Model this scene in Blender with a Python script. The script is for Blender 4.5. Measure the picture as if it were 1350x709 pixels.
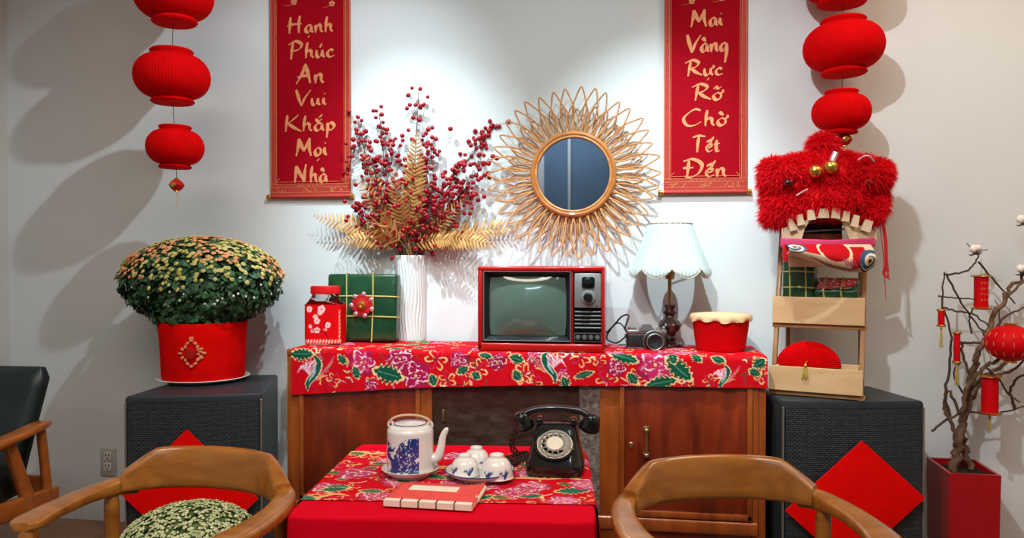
import bpy, bmesh, math, random
import numpy as np
from mathutils import Vector, Matrix, Euler, noise
PI = math.pi
R = math.radians
for o in list(bpy.data.objects):
    bpy.data.objects.remove(o)
scene = bpy.context.scene
COL = scene.collection
rng = random.Random(7)

# ------------------------------------------------------------------ camera
CAM_Z = 1.16
YAW = R(8.6)
PITCH = math.atan(0.0115)
F = 1000.0
cd = bpy.data.cameras.new('camera')
cd.sensor_width = 36.0
cd.lens = F / 1350.0 * 36.0
cd.clip_start = 0.05
cam = bpy.data.objects.new('camera', cd)
COL.objects.link(cam)
cam.location = (0, 0, CAM_Z)
cam.rotation_euler = (PI / 2 - PITCH, 0, YAW)
scene.camera = cam

# ------------------------------------------------------------------ light
world = bpy.data.worlds.new('world')
scene.world = world
world.use_nodes = True
world.node_tree.nodes['Background'].inputs[0].default_value = (0.55, 0.6, 0.7, 1)
world.node_tree.nodes['Background'].inputs[1].default_value = 0.06
scene.view_settings.view_transform = 'Standard'
scene.view_settings.look = 'None'
scene.view_settings.gamma = 1.0
scene.view_settings.use_curve_mapping = False
scene.view_settings.exposure = 0.2


def spot(name, loc, target, energy, color, angle, blend=0.6, radius=0.03):
    l = bpy.data.lights.new(name, 'SPOT')
    l.energy = energy
    l.color = color
    l.spot_size = R(angle)
    l.spot_blend = blend
    l.shadow_soft_size = radius
    o = bpy.data.objects.new(name, l)
    COL.objects.link(o)
    o.location = loc
    d = Vector(target) - Vector(loc)
    o.rotation_euler = d.to_track_quat('-Z', 'Y').to_euler()
    return o


def area(name, loc, size, energy, color, rot=(0, 0, 0)):
    l = bpy.data.lights.new(name, 'AREA')
    l.shape = 'RECTANGLE'
    l.size, l.size_y = size
    l.energy = energy
    l.color = color
    o = bpy.data.objects.new(name, l)
    COL.objects.link(o)
    o.location = loc
    o.rotation_euler = rot
    return o


# track spots under the ceiling, in front of the wall, and unseen soft panels added as fill
spot('track_and_fill_spot', (-0.35, 1.15, 2.88), (-0.30, 3.06, 1.60), 44, (0.60, 0.92, 1.0), 62, 1.0, 0.022)
spot('track_and_fill_spot', (-0.28, 1.75, 2.88), (-1.90, 3.06, 0.85), 94, (0.82, 0.94, 1.0), 72, 0.7, 0.02)
spot('track_and_fill_spot', (-0.30, 0.90, 2.72), (1.00, 3.06, 1.25), 110, (0.94, 0.98, 1.0), 52, 0.8, 0.022)
spot('track_and_fill_spot', (-1.10, 2.12, 2.88), (-0.75, 3.06, 0.75), 175, (0.74, 0.94, 1.0), 52, 1.0, 0.014)
spot('track_and_fill_spot', (0.10, 2.16, 2.88), (0.08, 3.06, 0.75), 165, (0.74, 0.94, 1.0), 52, 1.0, 0.014)
spot('track_and_fill_spot', (-0.35, 0.75, 2.88), (-0.40, 1.95, 0.50), 62, (1.0, 0.95, 0.90), 74, 1.0, 0.05)  # unseen spot added to brighten the dim tea table and chairs
area('fill_panel', (-0.6, 0.2, 2.95), (2.4, 0.9), 50, (1.0, 0.86, 0.72))  # unseen panel added as warm ambient fill for wall shadows and front
area('fill_panel', (1.55, 1.9, 2.95), (0.9, 0.9), 20, (1.0, 0.78, 0.56))  # unseen panel added to warm the upper right of the wall
area('fill_panel', (-0.7, -2.7, 2.95), (1.0, 0.5), 20, (0.75, 0.88, 1.0))  # unseen panel added to brighten the rear wall reflected in the mirror

# ------------------------------------------------------------------ photo helpers
CR = cam.rotation_euler.to_matrix()


def ray(px, py):
    return CR @ Vector(((px - 675.0) / F, (354.5 - py) / F, -1.0))


def on_y(px, py, y):
    d = ray(px, py)
    t = y / d.y
    return Vector((d.x * t, y, CAM_Z + d.z * t))


def on_z(px, py, z):
    d = ray(px, py)
    t = (z - CAM_Z) / d.z
    return Vector((d.x * t, d.y * t, z))


def at_d(px, py, dep):
    d = ray(px, py)
    return Vector((d.x * dep, d.y * dep, CAM_Z + d.z * dep))


def depth(p):
    v = Vector(p) - Vector((0, 0, CAM_Z))
    return -(CR.transposed() @ v).z


def X(px, y):
    return on_y(px, 343, y).x


# ------------------------------------------------------------------ materials
def lin(c):
    if isinstance(c, str):
        c = tuple(int(c[i:i + 2], 16) / 255 for i in (0, 2, 4))
    return tuple((v / 12.92 if v <= 0.04045 else ((v + 0.055) / 1.055) ** 2.4) for v in c[:3])


def lin4(c):
    return lin(c) + (1.0,)


def new_mat(name):
    m = bpy.data.materials.new(name)
    m.use_nodes = True
    nt = m.node_tree
    b = nt.nodes['Principled BSDF']
    return m, nt, b


def mat(name, c, rough=0.5, metal=0.0, var=0.10, scale=14, bump=0.0, bscale=None, spec=0.35,
        coat=0.0, sheen=0.0, trans=0.0, subs=0.0, stretch=(1, 1, 1), c2=None, det=4):
    m, nt, b = new_mat(name)
    base = lin(c)
    tc = nt.nodes.new('ShaderNodeTexCoord')
    mp = nt.nodes.new('ShaderNodeMapping')
    mp.inputs['Scale'].default_value = stretch
    nt.links.new(tc.outputs['Object'], mp.inputs[0])
    n = nt.nodes.new('ShaderNodeTexNoise')
    n.inputs['Scale'].default_value = scale
    n.inputs['Detail'].default_value = det
    nt.links.new(mp.outputs[0], n.inputs['Vector'])
    cr = nt.nodes.new('ShaderNodeValToRGB')
    if c2 is not None:
        a, d = lin(c2), base
    else:
        a = tuple(v * (1 - var) for v in base)
        d = tuple(min(1, v * (1 + var)) for v in base)
    cr.color_ramp.elements[0].position = 0.3
    cr.color_ramp.elements[1].position = 0.7
    cr.color_ramp.elements[0].color = a + (1,)
    cr.color_ramp.elements[1].color = d + (1,)
    nt.links.new(n.outputs['Fac'], cr.inputs[0])
    nt.links.new(cr.outputs[0], b.inputs['Base Color'])
    b.inputs['Roughness'].default_value = rough
    b.inputs['Metallic'].default_value = metal
    b.inputs['Specular IOR Level'].default_value = spec
    b.inputs['Coat Weight'].default_value = coat
    b.inputs['Coat Roughness'].default_value = 0.08
    b.inputs['Sheen Weight'].default_value = sheen
    b.inputs['Transmission Weight'].default_value = trans
    if bump:
        bn = nt.nodes.new('ShaderNodeBump')
        bn.inputs['Strength'].default_value = bump
        bn.inputs['Distance'].default_value = 0.004
        n2 = nt.nodes.new('ShaderNodeTexNoise')
        n2.inputs['Scale'].default_value = bscale or scale * 3
        n2.inputs['Detail'].default_value = 5
        nt.links.new(mp.outputs[0], n2.inputs['Vector'])
        nt.links.new(n2.outputs['Fac'], bn.inputs['Height'])
        nt.links.new(bn.outputs[0], b.inputs['Normal'])
    return m


def wood(name, c1, c2, scale=6.0, stretch=(1, 1, 0.12), rough=0.35, coat=0.3, bump=0.06):
    m, nt, b = new_mat(name)
    tc = nt.nodes.new('ShaderNodeTexCoord')
    mp = nt.nodes.new('ShaderNodeMapping')
    mp.inputs['Scale'].default_value = stretch
    nt.links.new(tc.outputs['Object'], mp.inputs[0])
    n = nt.nodes.new('ShaderNodeTexNoise')
    n.inputs['Scale'].default_value = scale * 4
    n.inputs['Detail'].default_value = 8
    n.inputs['Distortion'].default_value = 0.8
    nt.links.new(mp.outputs[0], n.inputs['Vector'])
    n2 = nt.nodes.new('ShaderNodeTexNoise')
    n2.inputs['Scale'].default_value = scale
    n2.inputs['Detail'].default_value = 3
    nt.links.new(tc.outputs['Object'], n2.inputs['Vector'])
    ad = nt.nodes.new('ShaderNodeMath')
    ad.operation = 'MULTIPLY_ADD'
    ad.inputs[1].default_value = 0.6
    nt.links.new(n.outputs['Fac'], ad.inputs[0])
    mu = nt.nodes.new('ShaderNodeMath')
    mu.operation = 'MULTIPLY'
    mu.inputs[1].default_value = 0.4
    nt.links.new(n2.outputs['Fac'], mu.inputs[0])
    nt.links.new(mu.outputs[0], ad.inputs[2])
    cr = nt.nodes.new('ShaderNodeValToRGB')
    cr.color_ramp.elements[0].position = 0.32
    cr.color_ramp.elements[1].position = 0.68
    cr.color_ramp.elements[0].color = lin4(c1)
    cr.color_ramp.elements[1].color = lin4(c2)
    nt.links.new(ad.outputs[0], cr.inputs[0])
    nt.links.new(cr.outputs[0], b.inputs['Base Color'])
    b.inputs['Roughness'].default_value = rough
    b.inputs['Coat Weight'].default_value = coat
    b.inputs['Coat Roughness'].default_value = 0.15
    bn = nt.nodes.new('ShaderNodeBump')
    bn.inputs['Strength'].default_value = bump
    bn.inputs['Distance'].default_value = 0.003
    nt.links.new(n.outputs['Fac'], bn.inputs['Height'])
    nt.links.new(bn.outputs[0], b.inputs['Normal'])
    return m


def print_mat(name, rough=0.75, bump=0.15, coat=0.0, sheen=0.0, spec=0.08):
    """a printed surface: the print's own colours are carried by the mesh"""
    m, nt, b = new_mat(name)
    a = nt.nodes.new('ShaderNodeAttribute')
    a.attribute_name = 'Col'
    nt.links.new(a.outputs['Color'], b.inputs['Base Color'])
    b.inputs['Roughness'].default_value = rough
    b.inputs['Coat Weight'].default_value = coat
    b.inputs['Sheen Weight'].default_value = sheen
    b.inputs['Specular IOR Level'].default_value = spec
    tc = nt.nodes.new('ShaderNodeTexCoord')
    n2 = nt.nodes.new('ShaderNodeTexNoise')
    n2.inputs['Scale'].default_value = 220
    nt.links.new(tc.outputs['Object'], n2.inputs['Vector'])
    bn = nt.nodes.new('ShaderNodeBump')
    bn.inputs['Strength'].default_value = bump
    bn.inputs['Distance'].default_value = 0.001
    nt.links.new(n2.outputs['Fac'], bn.inputs['Height'])
    nt.links.new(bn.outputs[0], b.inputs['Normal'])
    return m


def grille_mat(name):
    """black speaker cloth with rows of small oblong perforations"""
    m, nt, b = new_mat(name)
    tc = nt.nodes.new('ShaderNodeTexCoord')
    mp = nt.nodes.new('ShaderNodeMapping')
    mp.inputs['Rotation'].default_value = (R(90), 0, 0)
    nt.links.new(tc.outputs['Object'], mp.inputs[0])
    br = nt.nodes.new('ShaderNodeTexBrick')
    br.inputs['Scale'].default_value = 44
    br.inputs['Color1'].default_value = lin4('2b343a')
    br.inputs['Color2'].default_value = lin4('3a454c')
    br.inputs['Mortar'].default_value = lin4('07090b')
    br.inputs['Mortar Size'].default_value = 0.06
    br.inputs['Brick Width'].default_value = 0.7
    br.inputs['Row Height'].default_value = 0.3
    nt.links.new(mp.outputs[0], br.inputs['Vector'])
    nt.links.new(br.outputs['Color'], b.inputs['Base Color'])
    bn = nt.nodes.new('ShaderNodeBump')
    bn.inputs['Strength'].default_value = 0.8
    bn.inputs['Distance'].default_value = 0.002
    bn.invert = True
    nt.links.new(br.outputs['Fac'], bn.inputs['Height'])
    nt.links.new(bn.outputs[0], b.inputs['Normal'])
    b.inputs['Roughness'].default_value = 0.5
    return m


def glass_mat(name, c='ffffff', rough=0.03, ior=1.45, bump=0.0, bscale=30, alpha=None):
    m, nt, b = new_mat(name)
    b.inputs['Base Color'].default_value = lin4(c)
    b.inputs['Transmission Weight'].default_value = 1.0
    b.inputs['Roughness'].default_value = rough
    b.inputs['IOR'].default_value = ior
    if bump:
        tc = nt.nodes.new('ShaderNodeTexCoord')
        n = nt.nodes.new('ShaderNodeTexNoise')
        n.inputs['Scale'].default_value = bscale
        n.inputs['Detail'].default_value = 6
        nt.links.new(tc.outputs['Object'], n.inputs['Vector'])
        bn = nt.nodes.new('ShaderNodeBump')
        bn.inputs['Strength'].default_value = bump
        bn.inputs['Distance'].default_value = 0.01
        nt.links.new(n.outputs['Fac'], bn.inputs['Height'])
        nt.links.new(bn.outputs[0], b.inputs['Normal'])
    return m


MT = {
    'wall': mat('wall_paint', 'd9dfe1', 0.85, var=0.025, scale=2.2, bump=0.08, bscale=60, spec=0.25),
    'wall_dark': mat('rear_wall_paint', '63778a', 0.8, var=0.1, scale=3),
    'wall_side': mat('side_wall_paint', 'c6c4c0', 0.85, var=0.03, scale=3),
    'ceiling': mat('ceiling_paint', 'd8d4cc', 0.9, var=0.02),
    'floor': mat('floor_base', '3a2415', 0.6),
    'plank': wood('floor_plank', '6a4126', '8f5f38', 4, (0.15, 1, 1), 0.3, 0.2),
    'cab_wood': wood('cabinet_wood', '4c160a', '933512', 5, (1, 1, 0.15), 0.32, 0.35),
    'cab_frame': wood('cabinet_frame_wood', '71300f', 'a8571f', 5, (1, 1, 0.15), 0.3, 0.4),
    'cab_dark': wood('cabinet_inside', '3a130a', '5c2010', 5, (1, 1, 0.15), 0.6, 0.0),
    'chair_wood': wood('chair_wood', '7d4718', 'b3742f', 5, (0.2, 1, 1), 0.22, 0.6, 0.03),
    'lounge_wood': wood('lounge_chair_wood', '8a4818', 'b9692c', 5, (1, 0.2, 1), 0.25, 0.5, 0.03),
    'pine': wood('pine_wood', 'c99f70', 'e2c193', 5, (0.15, 1, 1), 0.55, 0.0),
    'pine_dark': wood('ladder_wood', '8d6238', 'b08250', 5, (1, 1, 0.12), 0.5, 0.1),
    'red_felt': mat('red_felt', 'e00a08', 0.95, var=0.06, scale=40, bump=0.2, bscale=400, spec=0.04),
    'red_cloth': mat('red_tablecloth', 'd50522', 0.8, var=0.05, scale=5, bump=0.1, bscale=300, spec=0.05),
    'lantern': mat('lantern_paper', 'cc0408', 0.85, var=0.08, scale=25, spec=0.05),
    'lantern_dark': mat('lantern_cap_paper', 'b30a0c', 0.8, var=0.06, scale=25),
    'scroll': mat('scroll_fabric', '9a0618', 0.75, var=0.06, scale=30, bump=0.1, bscale=300, spec=0.05),
    'scroll_edge': mat('scroll_border_brocade', 'b5452f', 0.6, var=0.5, scale=260, c2='a01820', det=2),
    'gold_ink': mat('gold_ink', 'd88a5c', 0.55, var=0.12, scale=60, spec=0.4),
    'gold': mat('gold_metal', 'd8a54c', 0.28, 0.9, var=0.12, scale=20),
    'gold_thread': mat('gold_thread', 'c9b35c', 0.5, 0.3, var=0.15, scale=60),
    'brass': mat('aged_brass', 'a38a5c', 0.35, 0.85, var=0.15, scale=40),
    'rattan': mat('rattan', 'd9a066', 0.45, var=0.18, scale=30, c2='b5763c', coat=0.2),
    'rattan_rim': mat('rattan_rim', 'b87338', 0.4, var=0.15, scale=30, coat=0.3),
    'mirror': mat('mirror_silver', 'b9c2cc', 0.02, 1.0, var=0.0),
    'black_leather': mat('black_leather', '1e2a2a', 0.38, var=0.15, scale=10, bump=0.15, bscale=160),
    'black_vinyl': mat('black_vinyl', '2a3035', 0.45, var=0.12, scale=10, bump=0.2, bscale=200),
    'grille': grille_mat('speaker_grille'),
    'trim_metal': mat('trim_strip', '8f8579', 0.4, 0.6, var=0.1),
    'tv_red': mat('tv_red_shell', 'ae100e', 0.32, var=0.05, coat=0.4),
    'tv_black': mat('tv_black_plastic', '14181b', 0.3, var=0.05, coat=0.2),
    'tv_screen': mat('tv_glass', '55695f', 0.08, var=0.10, scale=4, spec=0.7, coat=0.7),
    'tv_silver': mat('tv_silver_plate', '9aa0a2', 0.35, 0.5, var=0.06),
    'tv_grey': mat('tv_grey_bar', '6d6c6a', 0.4, 0.4, var=0.06),
    'white_ceramic': mat('white_ceramic', 'eeeeec', 0.18, var=0.02, coat=0.5),
    'vase': mat('white_bisque', 'dfe4e4', 0.45, var=0.04, scale=10),
    'blue_glaze': mat('blue_glaze', '27408a', 0.2, var=0.2, scale=60, coat=0.5),
    'stem': mat('berry_stem', '5a3e33', 0.7, var=0.2),
    'berry': mat('red_berry', '9a0a1e', 0.35, var=0.2, scale=8, coat=0.15),
    'fern_gold': mat('gold_dried_fern', 'd6a566', 0.5, 0.15, var=0.2, scale=30, c2='b07c42'),
    'leaf_green': mat('dark_green_leaf', '3f6a42', 0.55, var=0.35, scale=30, c2='1c3d27'),
    'leaf_green2': mat('bud_green_leaf', '5d7440', 0.6, var=0.3, scale=30, c2='37512e'),
    'mum': mat('apricot_blossom', 'eeb27c', 0.7, var=0.2, scale=12, c2='d68c56'),
    'mum_yellow': mat('yellow_bud', 'd8c97c', 0.7, var=0.2, scale=12, c2='a8a355'),
    'mum_bud': mat('pale_green_bud', 'dfe2b8', 0.7, var=0.2, scale=40, c2='8fa266'),
    'mum_pink': mat('pale_bud', 'd7dccf', 0.6, var=0.1),
    'soil': mat('soil', '2a1c14', 0.95, var=0.3, scale=40, bump=0.5),
    'banana_leaf': mat('banana_leaf_wrap', '164a2c', 0.33, var=0.25, scale=22, c2='0c3620', bump=0.1, bscale=30, coat=0.4),
    'string': mat('bamboo_string', 'b7ae62', 0.6, var=0.15, scale=40),
    'jar_glass': glass_mat('jar_glass', 'ffffff', 0.02),
    'pane_glass': mat('patterned_glass', '8a7468', 0.16, var=0.3, scale=16, c2='5a4238', bump=0.5, bscale=30, trans=0.75, stretch=(1, 1, 2.2)),
    'pane_frost': mat('frosted_glass', 'a39a90', 0.35, var=0.3, scale=70, c2='5f524c', bump=0.6, bscale=90, trans=0.35),
    'red_lid': mat('red_lid', 'd01018', 0.35, var=0.04, coat=0.2),
    'shade': mat('lamp_shade_fabric', 'c0d2d0', 0.85, var=0.06, scale=60, stretch=(1, 1, 0.05), sheen=0.2),
    'shade_trim': mat('lamp_shade_trim', 'b9b3a4', 0.7, var=0.08),
    'dark_turned': wood('lamp_dark_wood', '22120e', '45261c', 8, (1, 1, 0.3), 0.25, 0.5),
    'beige_lid': mat('beige_cloth', 'e0bd92', 0.8, var=0.08, scale=40, bump=0.2, bscale=200),
    'red_satin': mat('red_satin', 'd00410', 0.6, var=0.05, scale=8, spec=0.12),
    'cam_silver': mat('camera_silver', '9a9d9c', 0.35, 0.8, var=0.08),
    'cam_black': mat('camera_black', '1b2022', 0.5, var=0.1, scale=80, bump=0.2, bscale=400),
    'lens_glass': mat('lens_glass', '1a1012', 0.05, var=0.2, coat=1.0),
    'phone_black': mat('bakelite_black', '15191b', 0.16, var=0.1, scale=6, coat=0.6),
    'phone_white': mat('dial_white', 'ece6d4', 0.35, var=0.03),
    'phone_grey': mat('dial_clear_ring', 'a9a9a2', 0.25, 0.3, var=0.06),
    'cord_brown': mat('braided_cord', '3c241c', 0.8, var=0.2, scale=90),
    'book_red': mat('book_cover', 'ee5a54', 0.8, var=0.05, scale=60, c2='e04a48'),
    'paper': mat('cream_paper', 'f1e7d6', 0.8, var=0.03),
    'thread': mat('dark_thread', '55302a', 0.8),
    'fur_red': mat('red_fur', 'f00a1c', 0.7, var=0.2, scale=18, c2='d00414', spec=0.15),
    'lion_skin': mat('lion_mask_red', 'd80614', 0.8, var=0.15),
    'cream': mat('cream_felt', 'd9c2a2', 0.85, var=0.08, scale=30),
    'pink': mat('pink_trim', 'c93a6a', 0.7, var=0.08, scale=30),
    'dark': mat('dark_inside', '1c100e', 0.8),
    'glitter': mat('silver_pink_trim', 'c99aa8', 0.3, 0.5, var=0.3, scale=120),
    'bark': mat('brown_bark', '84664e', 0.85, var=0.3, scale=40, c2='4c362a', bump=0.5, bscale=80),
    'bark_dark': mat('dark_twig', '4c3a30', 0.8, var=0.2, scale=40),
    'cotton': mat('cotton', 'efe9df', 0.95, var=0.05, scale=40, bump=0.4, bscale=120),
    'planter': mat('red_planter', 'a80c18', 0.35, var=0.06, coat=0.3),
    'outlet': mat('outlet_plastic', 'd9d8d2', 0.4, var=0.02),
    'outlet_plate': mat('outlet_plate', 'b2b5b2', 0.4, var=0.02),
    'slot': mat('outlet_slot', '2a2a2c', 0.6),
    'print_cloth': print_mat('floral_print', 0.78, 0.15),
    'print_glaze': print_mat('painted_glaze', 0.2, 0.0, 0.5, 0.0, 0.5),
    'print_paper': print_mat('printed_paper', 0.6, 0.02, 0.0, 0.0),
    'ribbon': mat('red_ribbon', 'c8061a', 0.4, var=0.1, sheen=0.2),
    'steel': mat('steel', 'b9babb', 0.3, 0.9, var=0.05),
    'saucer': mat('white_glaze', 'd9dcd8', 0.2, var=0.03, coat=0.4),
    'black_frame': mat('track_black', '202225', 0.5),
}


# ------------------------------------------------------------------ geometry builder
class G:
    def __init__(s):
        s.v = []
        s.f = []
        s.m = Matrix.Identity(4)

    def add(s, vs, fs, M=None):
        T = s.m @ M if M is not None else s.m
        b = len(s.v)
        s.v.extend([tuple(T @ Vector(p)) for p in vs])
        s.f.extend([tuple(i + b for i in f) for f in fs])
        return s

    def box(s, c, size, bev=0.0, rot=None, seg=2, taper=None):
        bm = bmesh.new()
        bmesh.ops.create_cube(bm, size=1.0)
        for w in bm.verts:
            w.co = Vector((w.co.x * size[0], w.co.y * size[1], w.co.z * size[2]))
            if taper and w.co.z > 0:
                w.co.x *= taper[0]
                w.co.y *= taper[1]
        if bev > 0:
            bmesh.ops.bevel(bm, geom=list(bm.edges), offset=bev, segments=seg, profile=0.5, affect='EDGES')
        bm.verts.index_update()
        M = Matrix.Translation(c)
        if rot is not None:
            M = M @ (rot if isinstance(rot, Matrix) else Euler(rot).to_matrix().to_4x4())
        s.add([w.co[:] for w in bm.verts], [[w.index for w in f.verts] for f in bm.faces], M)
        bm.free()
        return s

    def lathe(s, prof, n=32, c=(0, 0, 0), rf=None, M=None, cap=True):
        vs, fs = [], []
        for (r, z) in prof:
            for k in range(n):
                a = 2 * PI * k / n
                rr, zz = (rf(r, z, a) if rf else (r, z))
                vs.append((c[0] + rr * math.cos(a), c[1] + rr * math.sin(a), c[2] + zz))
        for i in range(len(prof) - 1):
            for k in range(n):
                k2 = (k + 1) % n
                fs.append((i * n + k, i * n + k2, (i + 1) * n + k2, (i + 1) * n + k))
        if cap:
            if prof[0][0] > 1e-6:
                fs.append(tuple(range(n - 1, -1, -1)))
            if prof[-1][0] > 1e-6:
                b = (len(prof) - 1) * n
                fs.append(tuple(range(b, b + n)))
        return s.add(vs, fs, M)

    def tube(s, pts, r, n=6, closed=False, cap=True, M=None):
        pts = [Vector(p) for p in pts]
        N = len(pts)
        rs = r if isinstance(r, (list, tuple)) else [r] * N
        vs, fs = [], []
        up = None
        for i, p in enumerate(pts):
            if closed:
                t = pts[(i + 1) % N] - pts[i - 1]
            else:
                t = pts[min(i + 1, N - 1)] - pts[max(i - 1, 0)]
            if t.length < 1e-9:
                t = Vector((0, 0, 1))
            t.normalize()
            if up is None:
                up = Vector((0, 0, 1)) if abs(t.z) < 0.9 else Vector((0, 1, 0))
            a = up - t * up.dot(t)
            if a.length < 1e-6:
                a = t.orthogonal()
            a.normalize()
            up = a
            b = t.cross(a)
            for k in range(n):
                q = 2 * PI * k / n
                vs.append(p + (a * math.cos(q) + b * math.sin(q)) * rs[i])
        for i in range(N if closed else N - 1):
            j = (i + 1) % N
            for k in range(n):
                k2 = (k + 1) % n
                fs.append((i * n + k, i * n + k2, j * n + k2, j * n + k))
        if cap and not closed:
            fs.append(tuple(range(n - 1, -1, -1)))
            fs.append(tuple(range((N - 1) * n, N * n)))
        return s.add(vs, fs, M)

    def sphere(s, c, r, nu=16, nv=10, M=None, fn=None):
        if not isinstance(r, (tuple, list)):
            r = (r, r, r)
        vs = [(c[0], c[1], c[2] - r[2])]
        for i in range(1, nv):
            ph = -PI / 2 + PI * i / nv
            for k in range(nu):
                a = 2 * PI * k / nu
                x, y, z = math.cos(ph) * math.cos(a), math.cos(ph) * math.sin(a), math.sin(ph)
                q = fn(x, y, z) if fn else 1.0
                vs.append((c[0] + r[0] * x * q, c[1] + r[1] * y * q, c[2] + r[2] * z * q))
        vs.append((c[0], c[1], c[2] + r[2]))
        fs = []
        for k in range(nu):
            fs.append((0, 1 + (k + 1) % nu, 1 + k))
        for i in range(nv - 2):
            for k in range(nu):
                k2 = (k + 1) % nu
                a = 1 + i * nu
                fs.append((a + k, a + k2, a + nu + k2, a + nu + k))
        a = 1 + (nv - 2) * nu
        for k in range(nu):
            fs.append((a + k, a + (k + 1) % nu, len(vs) - 1))
        return s.add(vs, fs, M)

    def prism(s, poly, z0, z1, M=None):
        """extrude a 2D polygon (x, y) between z0 and z1"""
        n = len(poly)
        vs = [(p[0], p[1], z0) for p in poly] + [(p[0], p[1], z1) for p in poly]
        fs = [tuple(range(n - 1, -1, -1)), tuple(range(n, 2 * n))]
        for i in range(n):
            j = (i + 1) % n
            fs.append((i, j, n + j, n + i))
        return s.add(vs, fs, M)

    def loft(s, secs, n=16, cap=True, e=0.5):
        """secs: (center, axis_u, axis_v, half_u, half_v), superellipse rings"""
        vs, fs = [], []
        for (c, au, av, hu, hv) in secs:
            c, au, av = Vector(c), Vector(au).normalized(), Vector(av).normalized()
            for k in range(n):
                q = 2 * PI * (k + 0.5) / n
                cu, cv = math.cos(q), math.sin(q)
                cu = math.copysign(abs(cu) ** e, cu)
                cv = math.copysign(abs(cv) ** e, cv)
                vs.append(c + au * cu * hu + av * cv * hv)
        for i in range(len(secs) - 1):
            for k in range(n):
                k2 = (k + 1) % n
                fs.append((i * n + k, i * n + k2, (i + 1) * n + k2, (i + 1) * n + k))
        if cap:
            fs.append(tuple(range(n - 1, -1, -1)))
            fs.append(tuple(range((len(secs) - 1) * n, len(secs) * n)))
        return s.add(vs, fs)

    def mesh(s, name, m=None, smooth=35):
        me = bpy.data.meshes.new(name)
        me.from_pydata(s.v, [], s.f)
        bm = bmesh.new()
        bm.from_mesh(me)
        bmesh.ops.recalc_face_normals(bm, faces=bm.faces)
        bm.to_mesh(me)
        bm.free()
        if smooth:
            me.shade_smooth()
            me.set_sharp_from_angle(angle=R(smooth))
        if m is not None:
            me.materials.append(MT[m] if isinstance(m, str) else m)
        return me

    def build(s, name, m, parent=None, smooth=35, label=None):
        o = bpy.data.objects.new(name, s.mesh(name, m, smooth))
        COL.objects.link(o)
        o.parent = parent
        if label:
            o['label'] = label
        return o


def inst(name, me, parent, M=None, label=None):
    o = bpy.data.objects.new(name, me)
    COL.objects.link(o)
    o.parent = parent
    if M is not None:
        o.matrix_local = M
    if label:
        o['label'] = label
    return o


def tag(o, label, cat, group=None):
    o['label'] = label
    o['category'] = cat
    if group:
        o['group'] = group
    return o


def thing(name, label, cat, loc=(0, 0, 0), rotz=0.0, group=None):
    o = bpy.data.objects.new(name, None)
    COL.objects.link(o)
    o.empty_display_size = 0.05
    o.location = loc
    o.rotation_euler = (0, 0, rotz)
    return tag(o, label, cat, group)


def struct(o):
    o['kind'] = 'structure'
    return o


def crom(pts, n=8, closed=False):
    """Catmull-Rom through the points"""
    P = [Vector(p) for p in pts]
    N = len(P)
    out = []
    rngi = range(N) if closed else range(N - 1)
    for i in rngi:
        if closed:
            a, b, c, d = P[i - 1], P[i], P[(i + 1) % N], P[(i + 2) % N]
        else:
            b, c = P[i], P[i + 1]
            a = P[i - 1] if i > 0 else b * 2 - c
            d = P[i + 2] if i + 2 < N else c * 2 - b
        for k in range(n):
            t = k / n
            out.append(0.5 * ((2 * b) + (c - a) * t + (2 * a - 5 * b + 4 * c - d) * t * t
                              + (3 * b - a - 3 * c + d) * t ** 3))
    if not closed:
        out.append(P[-1].copy())
    return out


def lerp(a, b, t):
    return a + (b - a) * t


def interp(x, xs, ys):
    return float(np.interp(x, xs, ys))


def grid_obj(name, nu, nv, pos, m, parent=None, color=None, closed_u=False, smooth=60):
    """surface grid; pos(i/nu, j/nv) -> xyz ; color: (N,3) sRGB array per vertex"""
    mu = nu if closed_u else nu + 1
    vs = [pos(i / nu, j / nv) for j in range(nv + 1) for i in range(mu)]
    fs = []
    for j in range(nv):
        for i in range(nu):
            i2 = (i + 1) % mu
            fs.append((j * mu + i, j * mu + i2, (j + 1) * mu + i2, (j + 1) * mu + i))
    me = bpy.data.meshes.new(name)
    me.from_pydata([tuple(v) for v in vs], [], fs)
    me.shade_smooth()
    if smooth:
        me.set_sharp_from_angle(angle=R(smooth))
    if color is not None:
        c = np.asarray(color, dtype=np.float64)
        c = np.where(c <= 0.04045, c / 12.92, ((c + 0.055) / 1.055) ** 2.4)
        at = me.color_attributes.new('Col', 'FLOAT_COLOR', 'POINT')
        full = np.ones((len(vs), 4), dtype=np.float32)
        full[:, :3] = c
        at.data.foreach_set('color', full.ravel())
    me.materials.append(MT[m] if isinstance(m, str) else m)
    o = bpy.data.objects.new(name, me)
    COL.objects.link(o)
    o.parent = parent
    return o


# ------------------------------------------------------------------ print painting (colours of the fabric print)
def hexc(h):
    return np.array([int(h[i:i + 2], 16) / 255 for i in (0, 2, 4)])


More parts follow.
